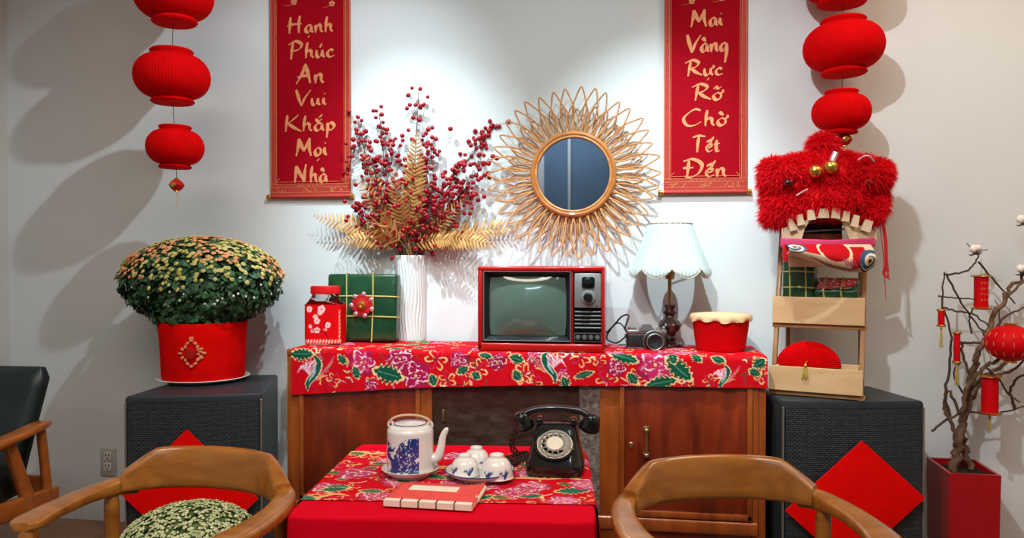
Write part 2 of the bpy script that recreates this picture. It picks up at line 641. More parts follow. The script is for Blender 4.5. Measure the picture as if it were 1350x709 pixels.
class Paint:
    def __init__(s, S, T, base):
        s.S, s.T = S, T
        s.C = np.tile(hexc(base), (len(S), 1))

    def near(s, x, y, r):
        return np.nonzero((abs(s.S - x) < r) & (abs(s.T - y) < r))[0]

    def fill(s, idx, mask, col):
        s.C[idx[mask]] = hexc(col)

    def peony(s, x, y, r, seed=0, pal=('a01746', 'c8386c', 'e8a0b4', 'f5dfe0')):
        i = s.near(x, y, r * 1.4)
        dx, dy = s.S[i] - x, s.T[i] - y
        th = np.arctan2(dy, dx)
        rho = np.hypot(dx, dy) / r
        ph = seed * 1.7
        s.fill(i, rho < 1.05 + 0.12 * np.sin(7 * th + ph) + 0.06 * np.sin(13 * th - ph), pal[0])
        s.fill(i, rho < 0.8 + 0.12 * np.sin(6 * th + ph + 1), pal[1] if seed % 2 else pal[0])
        for k, rr in enumerate((0.86, 0.66, 0.47, 0.28)):
            w = 0.040 + 0.03 * np.sin(5 * th + k)
            b = rr * (1 + 0.22 * np.sin((6 - k // 2) * th + ph + 2.1 * k))
            s.fill(i, (abs(rho - b) < w) & (np.sin(3 * th + ph + k * 2) > -0.05), pal[2] if k % 2 else pal[3])
        s.fill(i, rho < 0.10, 'e6c27a')

    def leaf(s, x, y, L, W, ang, green='12503c', edge='e8c690', serr=6):
        i = s.near(x, y, L * 1.5)
        dx, dy = s.S[i] - x, s.T[i] - y
        c, n = math.cos(ang), math.sin(ang)
        a, b = (dx * c + dy * n) / L, (-dx * n + dy * c) / W
        wl = np.clip(1 - a * a, 0, 1) * (1 + 0.28 * np.sin(serr * a * 3.1))
        a2 = a / 1.15
        wl2 = np.clip(1 - a2 * a2, 0, 1) * (1 + 0.28 * np.sin(serr * a * 3.1)) + 0.14
        s.fill(i, (abs(b) < wl2) & (abs(a) < 1.15), edge)
        s.fill(i, abs(b) < wl, green)
        s.fill(i, (abs(b) < 0.07) & (abs(a) < 0.7), '4d8a6a')

    def stroke(s, pts, w, col, taper=True):
        P = crom([(p[0], p[1], 0) for p in pts], 7)
        N = len(P)
        for k in range(N - 1):
            a, b = P[k], P[k + 1]
            ww = w * (math.sin(PI * (0.12 + 0.85 * k / N)) if taper else 1)
            m = (a + b) / 2
            i = s.near(m.x, m.y, (b - a).length + ww)
            if not len(i):
                continue
            d = b - a
            l2 = max(d.length_squared, 1e-12)
            t = np.clip(((s.S[i] - a.x) * d.x + (s.T[i] - a.y) * d.y) / l2, 0, 1)
            dist = np.hypot(s.S[i] - a.x - t * d.x, s.T[i] - a.y - t * d.y)
            s.fill(i, dist < ww, col)

    def phoenix(s, x, y, k, flip=1, plume=('e089a8', 'f0d3d8')):
        f = flip
        for q in range(7):
            a = 0.5 + 0.32 * q
            s.stroke([(x - f * .2 * k, y + .2 * k), (x - f * k * .75 * math.cos(a * .6), y - k * .4 * math.sin(a)),
                      (x - f * k * 1.05 * math.cos(a * .8), y - k * (.1 + .6 * math.sin(a * 1.1 - .9)))], .05 * k, plume[q % 2])
        for q in range(5):
            s.stroke([(x + f * .1 * k, y + .5 * k), (x + f * (.5 + .12 * q) * k, y + (.25 - .2 * q) * k),
                      (x + f * (.8 + .1 * q) * k, y + (.2 - .28 * q) * k)], .055 * k, ('e3b06a', 'd9436e', '4c6b34')[q % 3])
        s.stroke([(x + f * .05 * k, y - .9 * k), (x + f * .3 * k, y - .45 * k), (x + f * .1 * k, y + .1 * k),
                  (x - f * .3 * k, y + .6 * k), (x - f * .35 * k, y + 1.0 * k)], .23 * k, 'e7d2a4')
        s.stroke([(x + f * .05 * k, y - .85 * k), (x + f * .3 * k, y - .45 * k), (x + f * .1 * k, y + .1 * k),
                  (x - f * .3 * k, y + .6 * k), (x - f * .35 * k, y + 1.0 * k)], .17 * k, '1c5448')
        s.stroke([(x - f * .02 * k, y - .5 * k), (x + f * .05 * k, y + .0 * k), (x - f * .25 * k, y + .5 * k)], .07 * k, '9fb6c4')

    def bloom(s, x, y, r, seed=0):
        """cream outlined scribble blossom"""
        for q in range(6):
            a = q * 1.05 + seed
            s.stroke([(x, y), (x + r * .8 * math.cos(a - .35), y + r * .8 * math.sin(a - .35)),
                      (x + r * math.cos(a), y + r * math.sin(a)),
                      (x + r * .7 * math.cos(a + .35), y + r * .7 * math.sin(a + .35))], r * .075, ('e2b478', 'c22850', 'e8c690')[(q + seed) % 3])
        i = s.near(x, y, r * .3)
        s.fill(i, np.hypot(s.S[i] - x, s.T[i] - y) < r * .24, 'a0203c')

    def scribble(s, x0, x1, t0, t1, n, seed, L=.02):
        r = random.Random(seed)
        for k in range(n):
            x, y, a = r.uniform(x0, x1), r.uniform(t0, t1), r.uniform(0, 6.3)
            l = L * r.uniform(.5, 1.2)
            c = r.uniform(-.8, .8)
            s.stroke([(x, y), (x + l * math.cos(a), y + l * math.sin(a)), (x + l * 1.7 * math.cos(a + c), y + l * 1.7 * math.sin(a + c))],
                     r.uniform(.0014, .0034), r.choice(('e0b87c', 'a01840', '14503c', 'd8708c', '8a0a20', 'ecd2b0', '17463e')))


# ================================================================== THE SETTING
WALL_Y = 3.06
XL, XR, YB, ZC = -2.77, 2.3, -3.3, 3.0


def slab(name, c, size, m):
    return struct(G().box(c, size).build(name, m, None, 0))


floor = slab('floor', ((XL + XR) / 2, (WALL_Y + YB) / 2, -0.066), (XR - XL, WALL_Y - YB, 0.1), 'floor')
slab('ceiling', ((XL + XR) / 2, (WALL_Y + YB) / 2, ZC + 0.05), (XR - XL, WALL_Y - YB, 0.1), 'ceiling')
slab('wall_back', ((XL + XR) / 2, WALL_Y + 0.05, ZC / 2), (XR - XL + 0.2, 0.1, ZC + 0.2), 'wall')
slab('wall_left', (XL - 0.05, (WALL_Y + YB) / 2, ZC / 2), (0.1, WALL_Y - YB, ZC + 0.2), 'wall_side')
slab('wall_right', (XR + 0.05, (WALL_Y + YB) / 2, ZC / 2), (0.1, WALL_Y - YB, ZC + 0.2), 'wall_side')
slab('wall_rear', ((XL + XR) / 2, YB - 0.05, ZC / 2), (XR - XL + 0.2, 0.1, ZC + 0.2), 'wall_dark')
pm = G().box((0, 0, 0), (1.20, 0.117, 0.016), 0.0015, seg=1).mesh('plank', 'plank', 0)
row = 0
y = WALL_Y - 0.06
while y > 0.2:
    x = XL + 0.6 - (row % 3) * 0.4
    while x < XR + 0.5:
        if x - 0.6 >= XL - 0.01 and x + 0.6 <= XR + 0.01:
            inst('plank', pm, floor, Matrix.Translation((x, y, -0.008)))
        else:
            a, b = max(x - 0.6, XL), min(x + 0.6, XR)
            if b - a > 0.05:
                inst('plank', pm, floor, Matrix.Translation(((a + b) / 2, y, -0.008)) @ Matrix.Diagonal(((b - a) / 1.2, 1, 1, 1)))
        x += 1.2
    y -= 0.119
    row += 1
# doorway leaf at the dark rear end of the room, seen only in the mirror
drs = struct(G().box((-1.16, YB + 0.02, 1.48), (0.30, 0.04, 2.96), 0.01).build('door_1', 'wall_side', None))
struct(G().box((-0.70, YB + 0.02, 1.48), (0.035, 0.04, 2.96), 0.005).build('trim_1', 'wall_side', None))

# ================================================================== SIDEBOARD CABINET
CY0, CY1, CH = 2.69, 3.03, 0.826
cxl, cxr = X(377, CY0), X(1011, CY0)
cab = thing('sideboard_cabinet', 'long reddish brown wooden sideboard with panel doors and glass middle under floral cloth',
            'cabinet', ((cxl + cxr) / 2, (CY0 + CY1) / 2, 0))
cx0 = (cxl + cxr) / 2
W = cxr - cxl
D = CY1 - CY0
hw, hd = W / 2, D / 2


def lx(px):
    return X(px, CY0) - cx0


G().box((0, 0, CH - 0.0125), (W, D, 0.025), 0.004).build('top', 'cab_frame', cab)
for sx in (-1, 1):
    G().box((sx * (hw - 0.012), 0.003, (CH - 0.025) / 2 + 0.05), (0.024, D - 0.006, CH - 0.125), 0.002).build('side_panel', 'cab_frame', cab)
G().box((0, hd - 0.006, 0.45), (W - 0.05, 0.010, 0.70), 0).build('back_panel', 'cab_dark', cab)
G().box((0, 0.005, 0.1125), (W - 0.048, D - 0.03, 0.025), 0.002).build('bottom_panel', 'cab_wood', cab)
# stiles and rails of the front
z0, z1 = 0.10, CH - 0.025
for a, b in ((380, 394), (554, 569), (791, 817)):
    xa, xb = lx(a), lx(b)
    G().box(((xa + xb) / 2, -hd + 0.012, (z0 + z1) / 2), (xb - xa, 0.024, z1 - z0), 0.003).build('stile', 'cab_frame', cab)
xa, xb = lx(993), hw
G().box(((xa + xb) / 2 - 0.012, -hd + 0.012, (z0 + z1) / 2), (xb - xa - 0.026, 0.024, z1 - z0), 0.003).build('stile', 'cab_frame', cab)
G().box((0, -hd + 0.006, 0.236), (W - 0.052, 0.034, 0.046), 0.008, seg=3).build('rail', 'cab_frame', cab)
G().box((0, -hd + 0.016, 0.160), (W - 0.052, 0.016, 0.10), 0.002).build('plinth', 'cab_wood', cab)
for z in (z1 - 0.03,):
    G().box((0, -hd + 0.014, z), (W - 0.06, 0.018, 0.055), 0.003).build('rail', 'cab_wood', cab)
for px in (562, 803):
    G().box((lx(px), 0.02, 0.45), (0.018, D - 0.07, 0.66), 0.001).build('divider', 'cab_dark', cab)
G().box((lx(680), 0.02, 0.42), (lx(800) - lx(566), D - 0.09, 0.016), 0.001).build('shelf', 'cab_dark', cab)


def panel_door(pa, pb, handle_side):
    xa, xb = lx(pa), lx(pb)
    za, zb = 0.262, z1 - 0.06
    d = G().box(((xa + xb) / 2, -hd + 0.010, (za + zb) / 2), (xb - xa, 0.016, zb - za), 0.002).build('door', 'cab_wood', cab)
    f = G()
    for s in (-1, 1):
        f.box(((xa + xb) / 2 + s * ((xb - xa) / 2 - 0.009), -hd - 0.001, (za + zb) / 2), (0.018, 0.012, zb - za), 0.003)
        f.box(((xa + xb) / 2, -hd - 0.001, (za + zb) / 2 + s * ((zb - za) / 2 - 0.011)), (xb - xa, 0.012, 0.022), 0.004)
    f.build('door_frame', 'cab_frame', d)
    if handle_side:
        hp = on_y(852, 582, CY0)
        hx, hz = hp.x - cx0, hp.z
        g = G()
        g.tube([(hx, -hd - 0.022, hz + 0.04), (hx, -hd - 0.024, hz), (hx, -hd - 0.022, hz - 0.04)], 0.005, 10)
        for s in (-1, 1):
            g.sphere((hx, -hd - 0.022, hz + s * 0.043), (0.010, 0.009, 0.009), 12, 8)
            g.tube([(hx, -hd - 0.004, hz + s * 0.043), (hx, -hd - 0.022, hz + s * 0.043)], 0.005, 8)
            g.box((hx, -hd - 0.003, hz + s * 0.046), (0.022, 0.006, 0.018), 0.002)
        g.build('handle', 'brass', d)
        kp = on_y(832, 586, CY0)
        M = Matrix.Translation((kp.x - cx0, -hd + 0.002, kp.z)) @ Matrix.Rotation(R(90), 4, 'X')
        G().lathe([(0.009, 0), (0.009, 0.004), (0.006, 0.006), (0.003, 0.0055)], 16, M=M).build('keyhole', 'brass', d)
    return d


panel_door(394, 554, False)
panel_door(817, 993, True)
# two sliding panes of patterned glass in the middle, each with a finger pull
pz0, pz1 = 0.262, z1 - 0.055
for i, (a, b, yy, mm) in enumerate(((569, 772, 0.012, 'pane_glass'), (764, 791, 0.006, 'pane_frost'))):
    xa, xb = lx(a), lx(b)
    p = G().box(((xa + xb) / 2, -hd + yy, (pz0 + pz1) / 2), (xb - xa, 0.004, pz1 - pz0), 0.0006, seg=1).build('glass_pane', mm, cab, 0)
    hp = on_y(584, 548, CY0) if i == 0 else on_y(778, 560, CY0)
    if i == 0:
        G().box((hp.x - cx0, -hd + yy - 0.005, hp.z), (0.009, 0.006, 0.045), 0.002).build('finger_pull', 'brass', p)
for sx in (-1, 1):
    for sy in (-1, 1):
        G().box((sx * (hw - 0.05), sy * (hd - 0.05), 0.05), (0.05, 0.05, 0.1), 0.006, taper=(1.25, 1.25)).build('leg', 'cab_frame', cab)

# ------------------------------------------------------------------ floral cloth over the cabinet
CT = CH + 0.004                      # level of the cloth's upper face
sL, sR = X(385, CY0), X(1012, CY0)
NU, NT, NF = 520, 110, 56
hang_px = [385, 470, 520, 580, 700, 850, 1012]
hang_y = [520, 515, 512, 509.5, 507.5, 508.5, 511]
hx_ = [X(p, CY0 - 0.006) for p in hang_px]
hz_ = [CT - on_y(p, q, CY0 - 0.006).z for p, q in zip(hang_px, hang_y)]
TOPD = CY1 - CY0 - 0.005
US = np.linspace(sL, sR, NU + 1)
HG = np.interp(US, hx_, hz_)


def cloth_pos(u, v):
    x = lerp(sL, sR, u)
    j = v * (NT + NF)
    wav = 0.0012 * math.sin(x * 23) + 0.001 * math.sin(x * 57 + 1)
    if j <= NT - 6:
        f = 1 - j / (NT - 6)
        edge = max(0, 1 - (x - sL) / .01) + max(0, 1 - (sR - x) / .01)
        return (x, CY0 + 0.006 + f * (TOPD - 0.01), CT + 0.0004 * math.sin(x * 40 + f * 9))
    if j <= NT + 6:
        a = (j - (NT - 6)) / 12 * PI / 2
        return (x, CY0 + 0.006 - 0.012 * math.sin(a), CT - 0.010 * (1 - math.cos(a)))
    f = (j - NT - 6) / (NF - 6)
    h = float(np.interp(x, hx_, hz_))
    return (x, CY0 - 0.0075 - abs(wav) * f * 3 - 0.004 * f, CT - 0.010 - f * (h - 0.010))


# s = metres along the cloth, t = metres below the fold (negative on the top)
S, T = [], []
for j in range(NT + NF + 1):
    for i in range(NU + 1):
        S.append(US[i])
        if j <= NT - 6:
            T.append(-(1 - j / (NT - 6)) * TOPD - 0.008)
        elif j <= NT + 6:
            T.append(-0.008 + (j - NT + 6) / 12 * 0.016)
        else:
            T.append(0.008 + (j - NT - 6) / (NF - 6) * (HG[i] - 0.010))
P = Paint(np.array(S), np.array(T), 'c60818')


def fp(px, py):
    q = on_y(px, py, CY0 - 0.008)
    return q.x, CT - q.z


K = 0.00268
r2 = random.Random(3)
for k in range(60):                                   # the top, seen at a shallow angle
    x, t = r2.uniform(sL, sR), -r2.uniform(0.015, TOPD)
    c = r2.random()
    if c < .35:
        P.peony(x, t, r2.uniform(.03, .05), k)
    elif c < .6:
        P.leaf(x, t, r2.uniform(.03, .05), .02, r2.uniform(0, 3))
    else:
        P.bloom(x, t, r2.uniform(.03, .05), k)
P.scribble(sL, sR, -TOPD, .17, 420, 4)
for px, py, r in ((575, 473, 15), (631, 485, 13), (618, 498, 9), (690, 492, 14), (590, 500, 12), (668, 470, 9), (766, 470, 13),
                  (800, 500, 14), (838, 497, 12), (790, 474, 9), (905, 503, 9), (935, 500, 8), (1005, 495, 10), (705, 503, 10),
                  (440, 500, 10), (490, 505, 10)):
    x, t = fp(px, py)
    P.bloom(x, t, r * K, px)
for px, py, r, sd in ((477, 477, 18, 1), (527, 472, 17, 2), (549, 494, 19, 4), (605, 474, 12, 3), (655, 476, 11, 6), (490, 507, 9, 2),
                      (864, 480, 24, 5), (812, 484, 12, 8), (706, 470, 11, 10), (742, 492, 8, 7)):
    x, t = fp(px, py)
    P.peony(x, t, r * K, sd, pal=('a01746', 'c02a5e', 'e8a0b4', 'f2d6dc') if sd % 3 else ('8e1440', 'a01a4a', 'f0c8d0', 'e58aa6'))
for px, py, L, w_, an in ((398, 466, 17, 8, 0.0), (451, 473, 8, 5, .8), (512, 492, 21, 11, .25), (470, 490, 9, 5, 1.2), (571, 500, 8, 6, 1.3),
                          (610, 487, 9, 5, -.5), (628, 494, 7, 5, .5), (681, 472, 10, 6, .3), (682, 494, 8, 6, 1), (640, 468, 9, 4, .2),
                          (822, 470, 19, 7, .28), (895, 486, 20, 10, .7), (872, 503, 20, 7, -.2), (834, 498, 9, 6, .9), (918, 470, 9, 5, .7),
                          (947, 473, 9, 5, .3), (1001, 478, 9, 7, -.6), (995, 490, 8, 5, .4), (770, 493, 13, 4, -.3), (745, 503, 8, 6, 1.2), (887, 470, 9, 6, 1.3)):
    x, t = fp(px, py)
    P.leaf(x, t, L * K, w_ * K, an)
for px, py, k_, fl in ((414, 489, 25, 1), (724, 480, 23, -1), (955, 495, 16, 1)):
    x, t = fp(px, py)
    P.phoenix(x, t, k_ * K, fl)
cl = grid_obj('cabinet_cloth', NU, NT + NF, cloth_pos, 'print_cloth', None, P.C)
tag(cl, 'red floral peony print cloth draped over the top of the wooden sideboard', 'cloth')

# ================================================================== SCROLLS
GL = {  # brush letters: strokes on a grid, baseline 0, x-height 1, capitals 2.1 ; (advance, strokes)
    'H': (2.0, [[(.35, 2.05), (.25, 1.0), (.2, .0)], [(1.55, 2.2), (1.4, 1.1), (1.4, .05)], [(-.1, .95), (.6, 1.15), (1.75, 1.2)]]),
    'P': (1.7, [[(.5, 2.0), (.35, 1.0), (.25, -.1)], [(-.05, 1.75), (.8, 2.15), (1.5, 1.75), (1.2, 1.15), (.35, .9)]]),
    'A': (1.75, [[(1.0, 2.15), (.55, 1.0), (-.05, .0)], [(.95, 2.1), (1.25, 1.1), (1.5, .05)], [(.1, .7), (.8, .85), (1.5, .75)]]),
    'V': (1.6, [[(.0, 2.1), (.3, 1.0), (.6, .0)], [(.6, .0), (1.05, 1.0), (1.75, 2.0)]]),
    'K': (1.8, [[(.4, 2.1), (.3, 1.0), (.2, .0)], [(1.6, 2.1), (.9, 1.4), (.3, .95)], [(.45, 1.05), (1.1, .5), (1.9, .0)]]),
    'M': (2.2, [[(.35, 2.0), (.25, 1.0), (.0, .0)], [(.35, 2.0), (.75, 1.1), (1.0, .55)], [(1.0, .55), (1.4, 1.3), (1.75, 2.05)], [(1.75, 2.05), (1.7, 1.0), (1.95, .0)]]),
    'N': (1.9, [[(.3, 2.0), (.25, 1.0), (.1, .0)], [(.3, 2.0), (.85, 1.0), (1.35, .1)], [(1.35, .1), (1.4, 1.1), (1.6, 2.2)]]),
    'R': (1.8, [[(.5, 1.95), (.35, 1.0), (.2, .0)], [(-.15, 1.7), (.7, 2.1), (1.4, 1.75), (1.1, 1.2), (.4, 1.0)], [(.55, 1.0), (1.1, .5), (1.8, .1)]]),
    'C': (1.9, [[(1.75, 1.95), (1.2, 2.1), (.5, 1.6), (.05, .9), (.4, .15), (1.1, .1), (1.8, .55)]]),
    'T': (1.5, [[(-.1, 1.85), (.7, 2.05), (1.6, 1.95)], [(.75, 2.0), (.6, 1.0), (.5, .0)]]),
    'Đ': (2.0, [[(.5, 1.95), (.4, 1.0), (.3, .05)], [(-.1, 1.85), (.9, 2.1), (1.8, 1.5), (1.55, .55), (.7, .0), (.1, .1)], [(-.15, 1.05), (.4, 1.1), (.95, 1.12)]]),
    'a': (1.0, [[(.8, .9), (.4, .95), (.05, .5), (.25, .05), (.6, .25), (.8, .9)], [(.8, .9), (.78, .35), (1.0, .05)]]),
    'n': (1.05, [[(.1, .95), (.12, .5), (.1, .0)], [(.12, .55), (.45, .95), (.72, .8), (.75, .3), (1.0, .05)]]),
    'h': (1.05, [[(.3, 1.95), (.15, 1.0), (.1, .0)], [(.12, .55), (.45, .95), (.72, .8), (.75, .3), (1.0, .05)]]),
    'u': (1.1, [[(.08, .95), (.1, .3), (.35, .05), (.7, .4)], [(.8, .95), (.78, .35), (1.05, .05)]]),
    'c': (.85, [[(.75, .8), (.4, .95), (.05, .5), (.3, .05), (.85, .2)]]),
    'i': (.55, [[(.15, .95), (.12, .4), (.4, .05)], [(.22, 1.4), (.3, 1.5)]]),
    'p': (1.05, [[(.15, 1.0), (.15, .2), (.05, -.85)], [(.15, .6), (.5, 1.0), (.85, .6), (.55, .1), (.15, .25)]]),
    'o': (.95, [[(.45, .95), (.05, .55), (.25, .05), (.7, .2), (.8, .7), (.45, .95)]]),
    'e': (.85, [[(.1, .5), (.55, .6), (.65, .85), (.35, .95), (.05, .5), (.3, .05), (.85, .25)]]),
    't': (.75, [[(.35, 1.5), (.25, .7), (.35, .1), (.7, .15)], [(-.05, .95), (.35, 1.0), (.75, 1.05)]]),
    'g': (1.0, [[(.8, .9), (.4, .95), (.05, .5), (.25, .1), (.6, .25), (.8, .9)], [(.82, .95), (.85, .2), (.75, -.6), (.6, -1.3)]]),
}
DIA = {
    'dot': [[(.42, -.42), (.52, -.50)]],
    'acute': [[(.45, 1.25), (.75, 1.75)]],
    'grave': [[(.2, 1.7), (.6, 1.25)]],
    'circ': [[(.1, 1.2), (.42, 1.55)], [(.42, 1.55), (.75, 1.2)]],
    'acute2': [[(.75, 1.5), (1.0, 1.9)]],
    'breve': [[(.1, 1.5), (.42, 1.2), (.8, 1.5)]],
    'acute3': [[(.5, 1.65), (.85, 2.1)]],
    'horn': [[(.75, .85), (1.0, 1.0), (1.0, 1.3)]],
    'hornu': [[(.8, .9), (1.1, 1.05), (1.08, 1.35)]],
    'tilde': [[(.05, 1.4), (.3, 1.65), (.55, 1.45), (.85, 1.7)]],
}
COMP = {'ạ': ('a', 'dot'), 'ú': ('u', 'acute'), 'ắ': ('a', 'breve', 'acute3'), 'ọ': ('o', 'dot'), 'à': ('a', 'grave'),
        'ự': ('u', 'hornu', 'dot'), 'ỡ': ('o', 'horn', 'tilde'), 'ờ': ('o', 'horn', 'grave'), 'ế': ('e', 'circ', 'acute2')}


def word_mesh(word, x0, x1, zlo, zhi, y):
    """brush lettering: capitals fill zlo..zhi, the word fills x0..x1"""
    strokes, pen = [], 0.0
    for ch in word:
        parts = COMP.get(ch, (ch,))
        adv, st = GL[parts[0]]
        for q in list(st) + [s for d in parts[1:] for s in DIA[d]]:
            strokes.append([(p[0] + pen, p[1]) for p in q])
        pen += adv + 0.22
    xs = [p[0] for q in strokes for p in q]
    kx = (x1 - x0) / (max(xs) - min(xs))
    kz = (zhi - zlo) / 2.1
    g = G()
    nib = Vector((math.cos(R(35)), math.sin(R(35)), 0))
    for n_, q in enumerate(strokes):
        pts = crom([(x0 + (p[0] - min(xs)) * kx, zlo + p[1] * kz, 0) for p in q], 6)
        N = len(pts)
        w = kz * 0.235
        vs = []
        for i, p in enumerate(pts):
            t = (pts[min(i + 1, N - 1)] - pts[max(i - 1, 0)]).normalized()
            nrm = Vector((-t.y, t.x, 0))
            ww = w * (0.35 + 0.65 * abs(t.x * nib.y - t.y * nib.x)) * (0.55 + 0.45 * math.sin(PI * min(1, (i + .6) / N * 1.25)))
            for sgn in (1, -1):
                e = p + nrm * ww * sgn
                vs.append((e.x, y - 0.0002 * (n_ % 3), e.y))
        g.add(vs, [(2 * i, 2 * i + 1, 2 * i + 3, 2 * i + 2) for i in range(N - 1)])
    return g


def scroll(name, label, pxl, pxr, pyb, words, blossoms, pr0, pr1):
    y = WALL_Y - 0.012
    a, b = on_y(pxl, pyb, y), on_y(pxr, pyb, y)
    zb = (a.z + b.z) / 2
    w = b.x - a.x
    ht = 1.12
    t = thing(name, label, 'scroll', ((a.x + b.x) / 2, y, zb), 0, 'hanging red couplet scrolls')
    ox, oz = (a.x + b.x) / 2, zb
    G().box((0, 0, ht / 2), (w, 0.003, ht), 0).build('fabric', 'scroll', t, 0)
    e = G()
    bw = 0.021
    for s in (-1, 1):
        e.box((s * (w / 2 - bw / 2), -0.002, ht / 2), (bw, 0.002, ht), 0)
    e.box((0, -0.0025, 0.024), (w, 0.002, 0.046), 0)
    e.box((0, -0.0025, ht - 0.024), (w, 0.002, 0.046), 0)
    e.build('brocade_border', 'scroll_edge', t, 0)
    ln = G()
    for s in (-1, 1):
        for off in (0.003, 0.021, 0.027):
            ln.box((s * (w / 2 - off), -0.0036, ht / 2 + 0.02), (0.0014, 0.0012, ht - 0.045), 0)
        # cut corners of the inner line
        ln.box((s * (w / 2 - 0.034), -0.0036, 0.064), (0.0014, 0.0012, 0.022), 0, rot=(0, R(-45 * s), 0))
    for z in (0.012, 0.034, 0.047, 0.056):
        ln.box((0, -0.0038, z), (w - 0.05 if z > .05 else w - 0.008, 0.0012, 0.0013), 0)
    # the row of tiny gold characters along the foot
    for k in range(11):
        cx_ = (k - 5) * 0.0105
        for q in range(3):
            ln.box((cx_ + rng.uniform(-.002, .002), -0.0042, 0.0405 + rng.uniform(-.003, .003)), (rng.uniform(.002, .006), 0.001, 0.0013), 0, rot=(0, rng.choice((0, 0, 1.57)), 0))
    for s in (-1, 0, 1):
        for k in range(9):
            ln.box((s * w * .33 + rng.uniform(-.03, .03), -0.0042, 0.022 + rng.uniform(-.008, .008)), (rng.uniform(.006, .014), 0.001, 0.002), 0, rot=(0, rng.uniform(-1, 1), 0))
    ln.build('gold_line', 'gold_ink', t, 0)
    for (word, wa, wb, ya, yb) in words:
        p, q = on_y(wa, yb, y), on_y(wb, ya, y)
        word_mesh(word, p.x - ox, q.x - ox, p.z - oz, q.z - oz, -0.0035).build('lettering', 'gold_ink', t, 0)
    for (bx, by, br) in blossoms:
        p = on_y(bx, by, y)
        g = G()
        for k in range(5):
            an = k * 2 * PI / 5 + .3
            c_ = (p.x - ox + br * .6 * math.cos(an), p.z - oz + br * .6 * math.sin(an))
            g.add([(c_[0] + br * .42 * math.cos(u), -0.0036, c_[1] + br * .42 * math.sin(u)) for u in np.linspace(0, 2 * PI, 11)[:-1]], [tuple(range(10))])
        g.tube([(p.x - ox, -0.0036, p.z - oz), (p.x - ox - br * 1.5, -0.0036, p.z - oz - br), (p.x - ox - br * 3, -0.0036, p.z - oz - br * 1.1)], 0.001, 4)
        g.build('blossom_print', 'gold_ink', t, 0)
    M = Matrix.Rotation(R(90), 4, 'Y')
    ra, rb = on_y(pr0, pyb, y).x - ox, on_y(pr1, pyb, y).x - ox
    rod = G().lathe([(0.006, ra), (0.010, ra + 0.002), (0.010, ra + 0.016), (0.008, ra + 0.018), (0.008, rb - 0.018), (0.010, rb - 0.016), (0.010, rb - 0.002), (0.006, rb)],
              14, M=Matrix.Translation((0, -0.001, -0.006)) @ M)
    rod.build('rod', 'gold', t)
    G().lathe([(0.0088, -w / 2), (0.0088, w / 2)], 14, M=Matrix.Translation((0, -0.001, -0.006)) @ M).build('rod_cover', 'scroll_edge', t)
    G().lathe([(0.009, ra), (0.009, rb)], 14, M=Matrix.Translation((0, 0.0, ht + 0.004)) @ M).build('rod', 'gold', t)
    g = G().tube([(ra + .03, 0, ht), (0, .003, ht + .12), (rb - .03, 0, ht)], 0.0015, 5)
    g.build('hanging_cord', 'gold_thread', t)
    return t


scroll('couplet_scroll', 'red hanging scroll with gold words ending in Nhà, beside the berry bouquet', 357.5, 462.5, 257,
       [('Hạnh', 379, 439, 20, 45), ('Phúc', 381, 441, 53, 78), ('An', 391, 427, 84, 111), ('Vui', 391, 430, 117, 140),
        ('Khắp', 377, 441, 150, 174), ('Mọi', 391, 431, 181, 206), ('Nhà', 389, 432, 217, 241)], [(388, 3, .014), (438, 5, .013)], 352, 467)
scroll('couplet_scroll', 'red hanging scroll with gold words ending in Đến, between sunburst mirror and lanterns', 875, 984.5, 251,
       [('Mai', 911, 952, 11, 36), ('Vàng', 906, 958, 44, 70), ('Rực', 903, 953, 78, 101), ('Rỡ', 912, 953, 110, 133),
        ('Chờ', 901, 959, 143, 167), ('Tết', 913, 949, 178, 201), ('Đến', 900, 957, 209, 234)], [(912, 2, .012), (952, -2, .012)], 867, 991)

# ================================================================== SUNBURST MIRROR
my = WALL_Y - 0.02
mc = on_y(756, 230, my)
k_ = depth(mc) / F
mir = thing('sunburst_mirror', 'round wall mirror in a sunburst of looped rattan petals above the television', 'mirror', mc)
MX = Matrix.Rotation(R(90), 4, 'X')
ri = 51 * k_
G().lathe([(0.0001, -0.004), (ri + .004, -0.004), (ri + .004, 0.0), (0.0001, 0.0)], 64, M=Matrix.Translation((0, -0.012, 0)) @ MX, cap=False).build('mirror_glass', 'mirror', mir)
ring = [(0.0565 * 0 + (ri + 0.006) * math.cos(a), -0.014, (ri + 0.006) * math.sin(a)) for a in np.linspace(0, 2 * PI, 73)[:-1]]
G().tube(ring, 0.011, 10, closed=True).build('rim', 'rattan_rim', mir)
ring = [((ri - 0.006) * math.cos(a), -0.020, (ri - 0.006) * math.sin(a)) for a in np.linspace(0, 2 * PI, 73)[:-1]]
G().tube(ring, 0.005, 8, closed=True).build('inner_rim', 'rattan', mir)


def petal_mesh(r0, r1, w, lift):
    pts = []
    for s in (1, -1):
        seq = [(r0, w * .30), (lerp(r0, r1, .3), w * .82), (lerp(r0, r1, .58), w * .98), (lerp(r0, r1, .82), w * .56), (r1, 0.0)]
        if s < 0:
            seq = seq[::-1][1:]
        pts += [(q[0], s * q[1]) for q in seq]
    P3 = crom([(p[0], 0, p[1]) for p in pts], 5)
    P3 = [Vector((p.x, -lift * max(0.0, (p.x - r0) / (r1 - r0)) ** 1.2, p.z)) for p in P3]
    return G().tube(P3, 0.0031, 6).mesh('petal', 'rattan', 60)


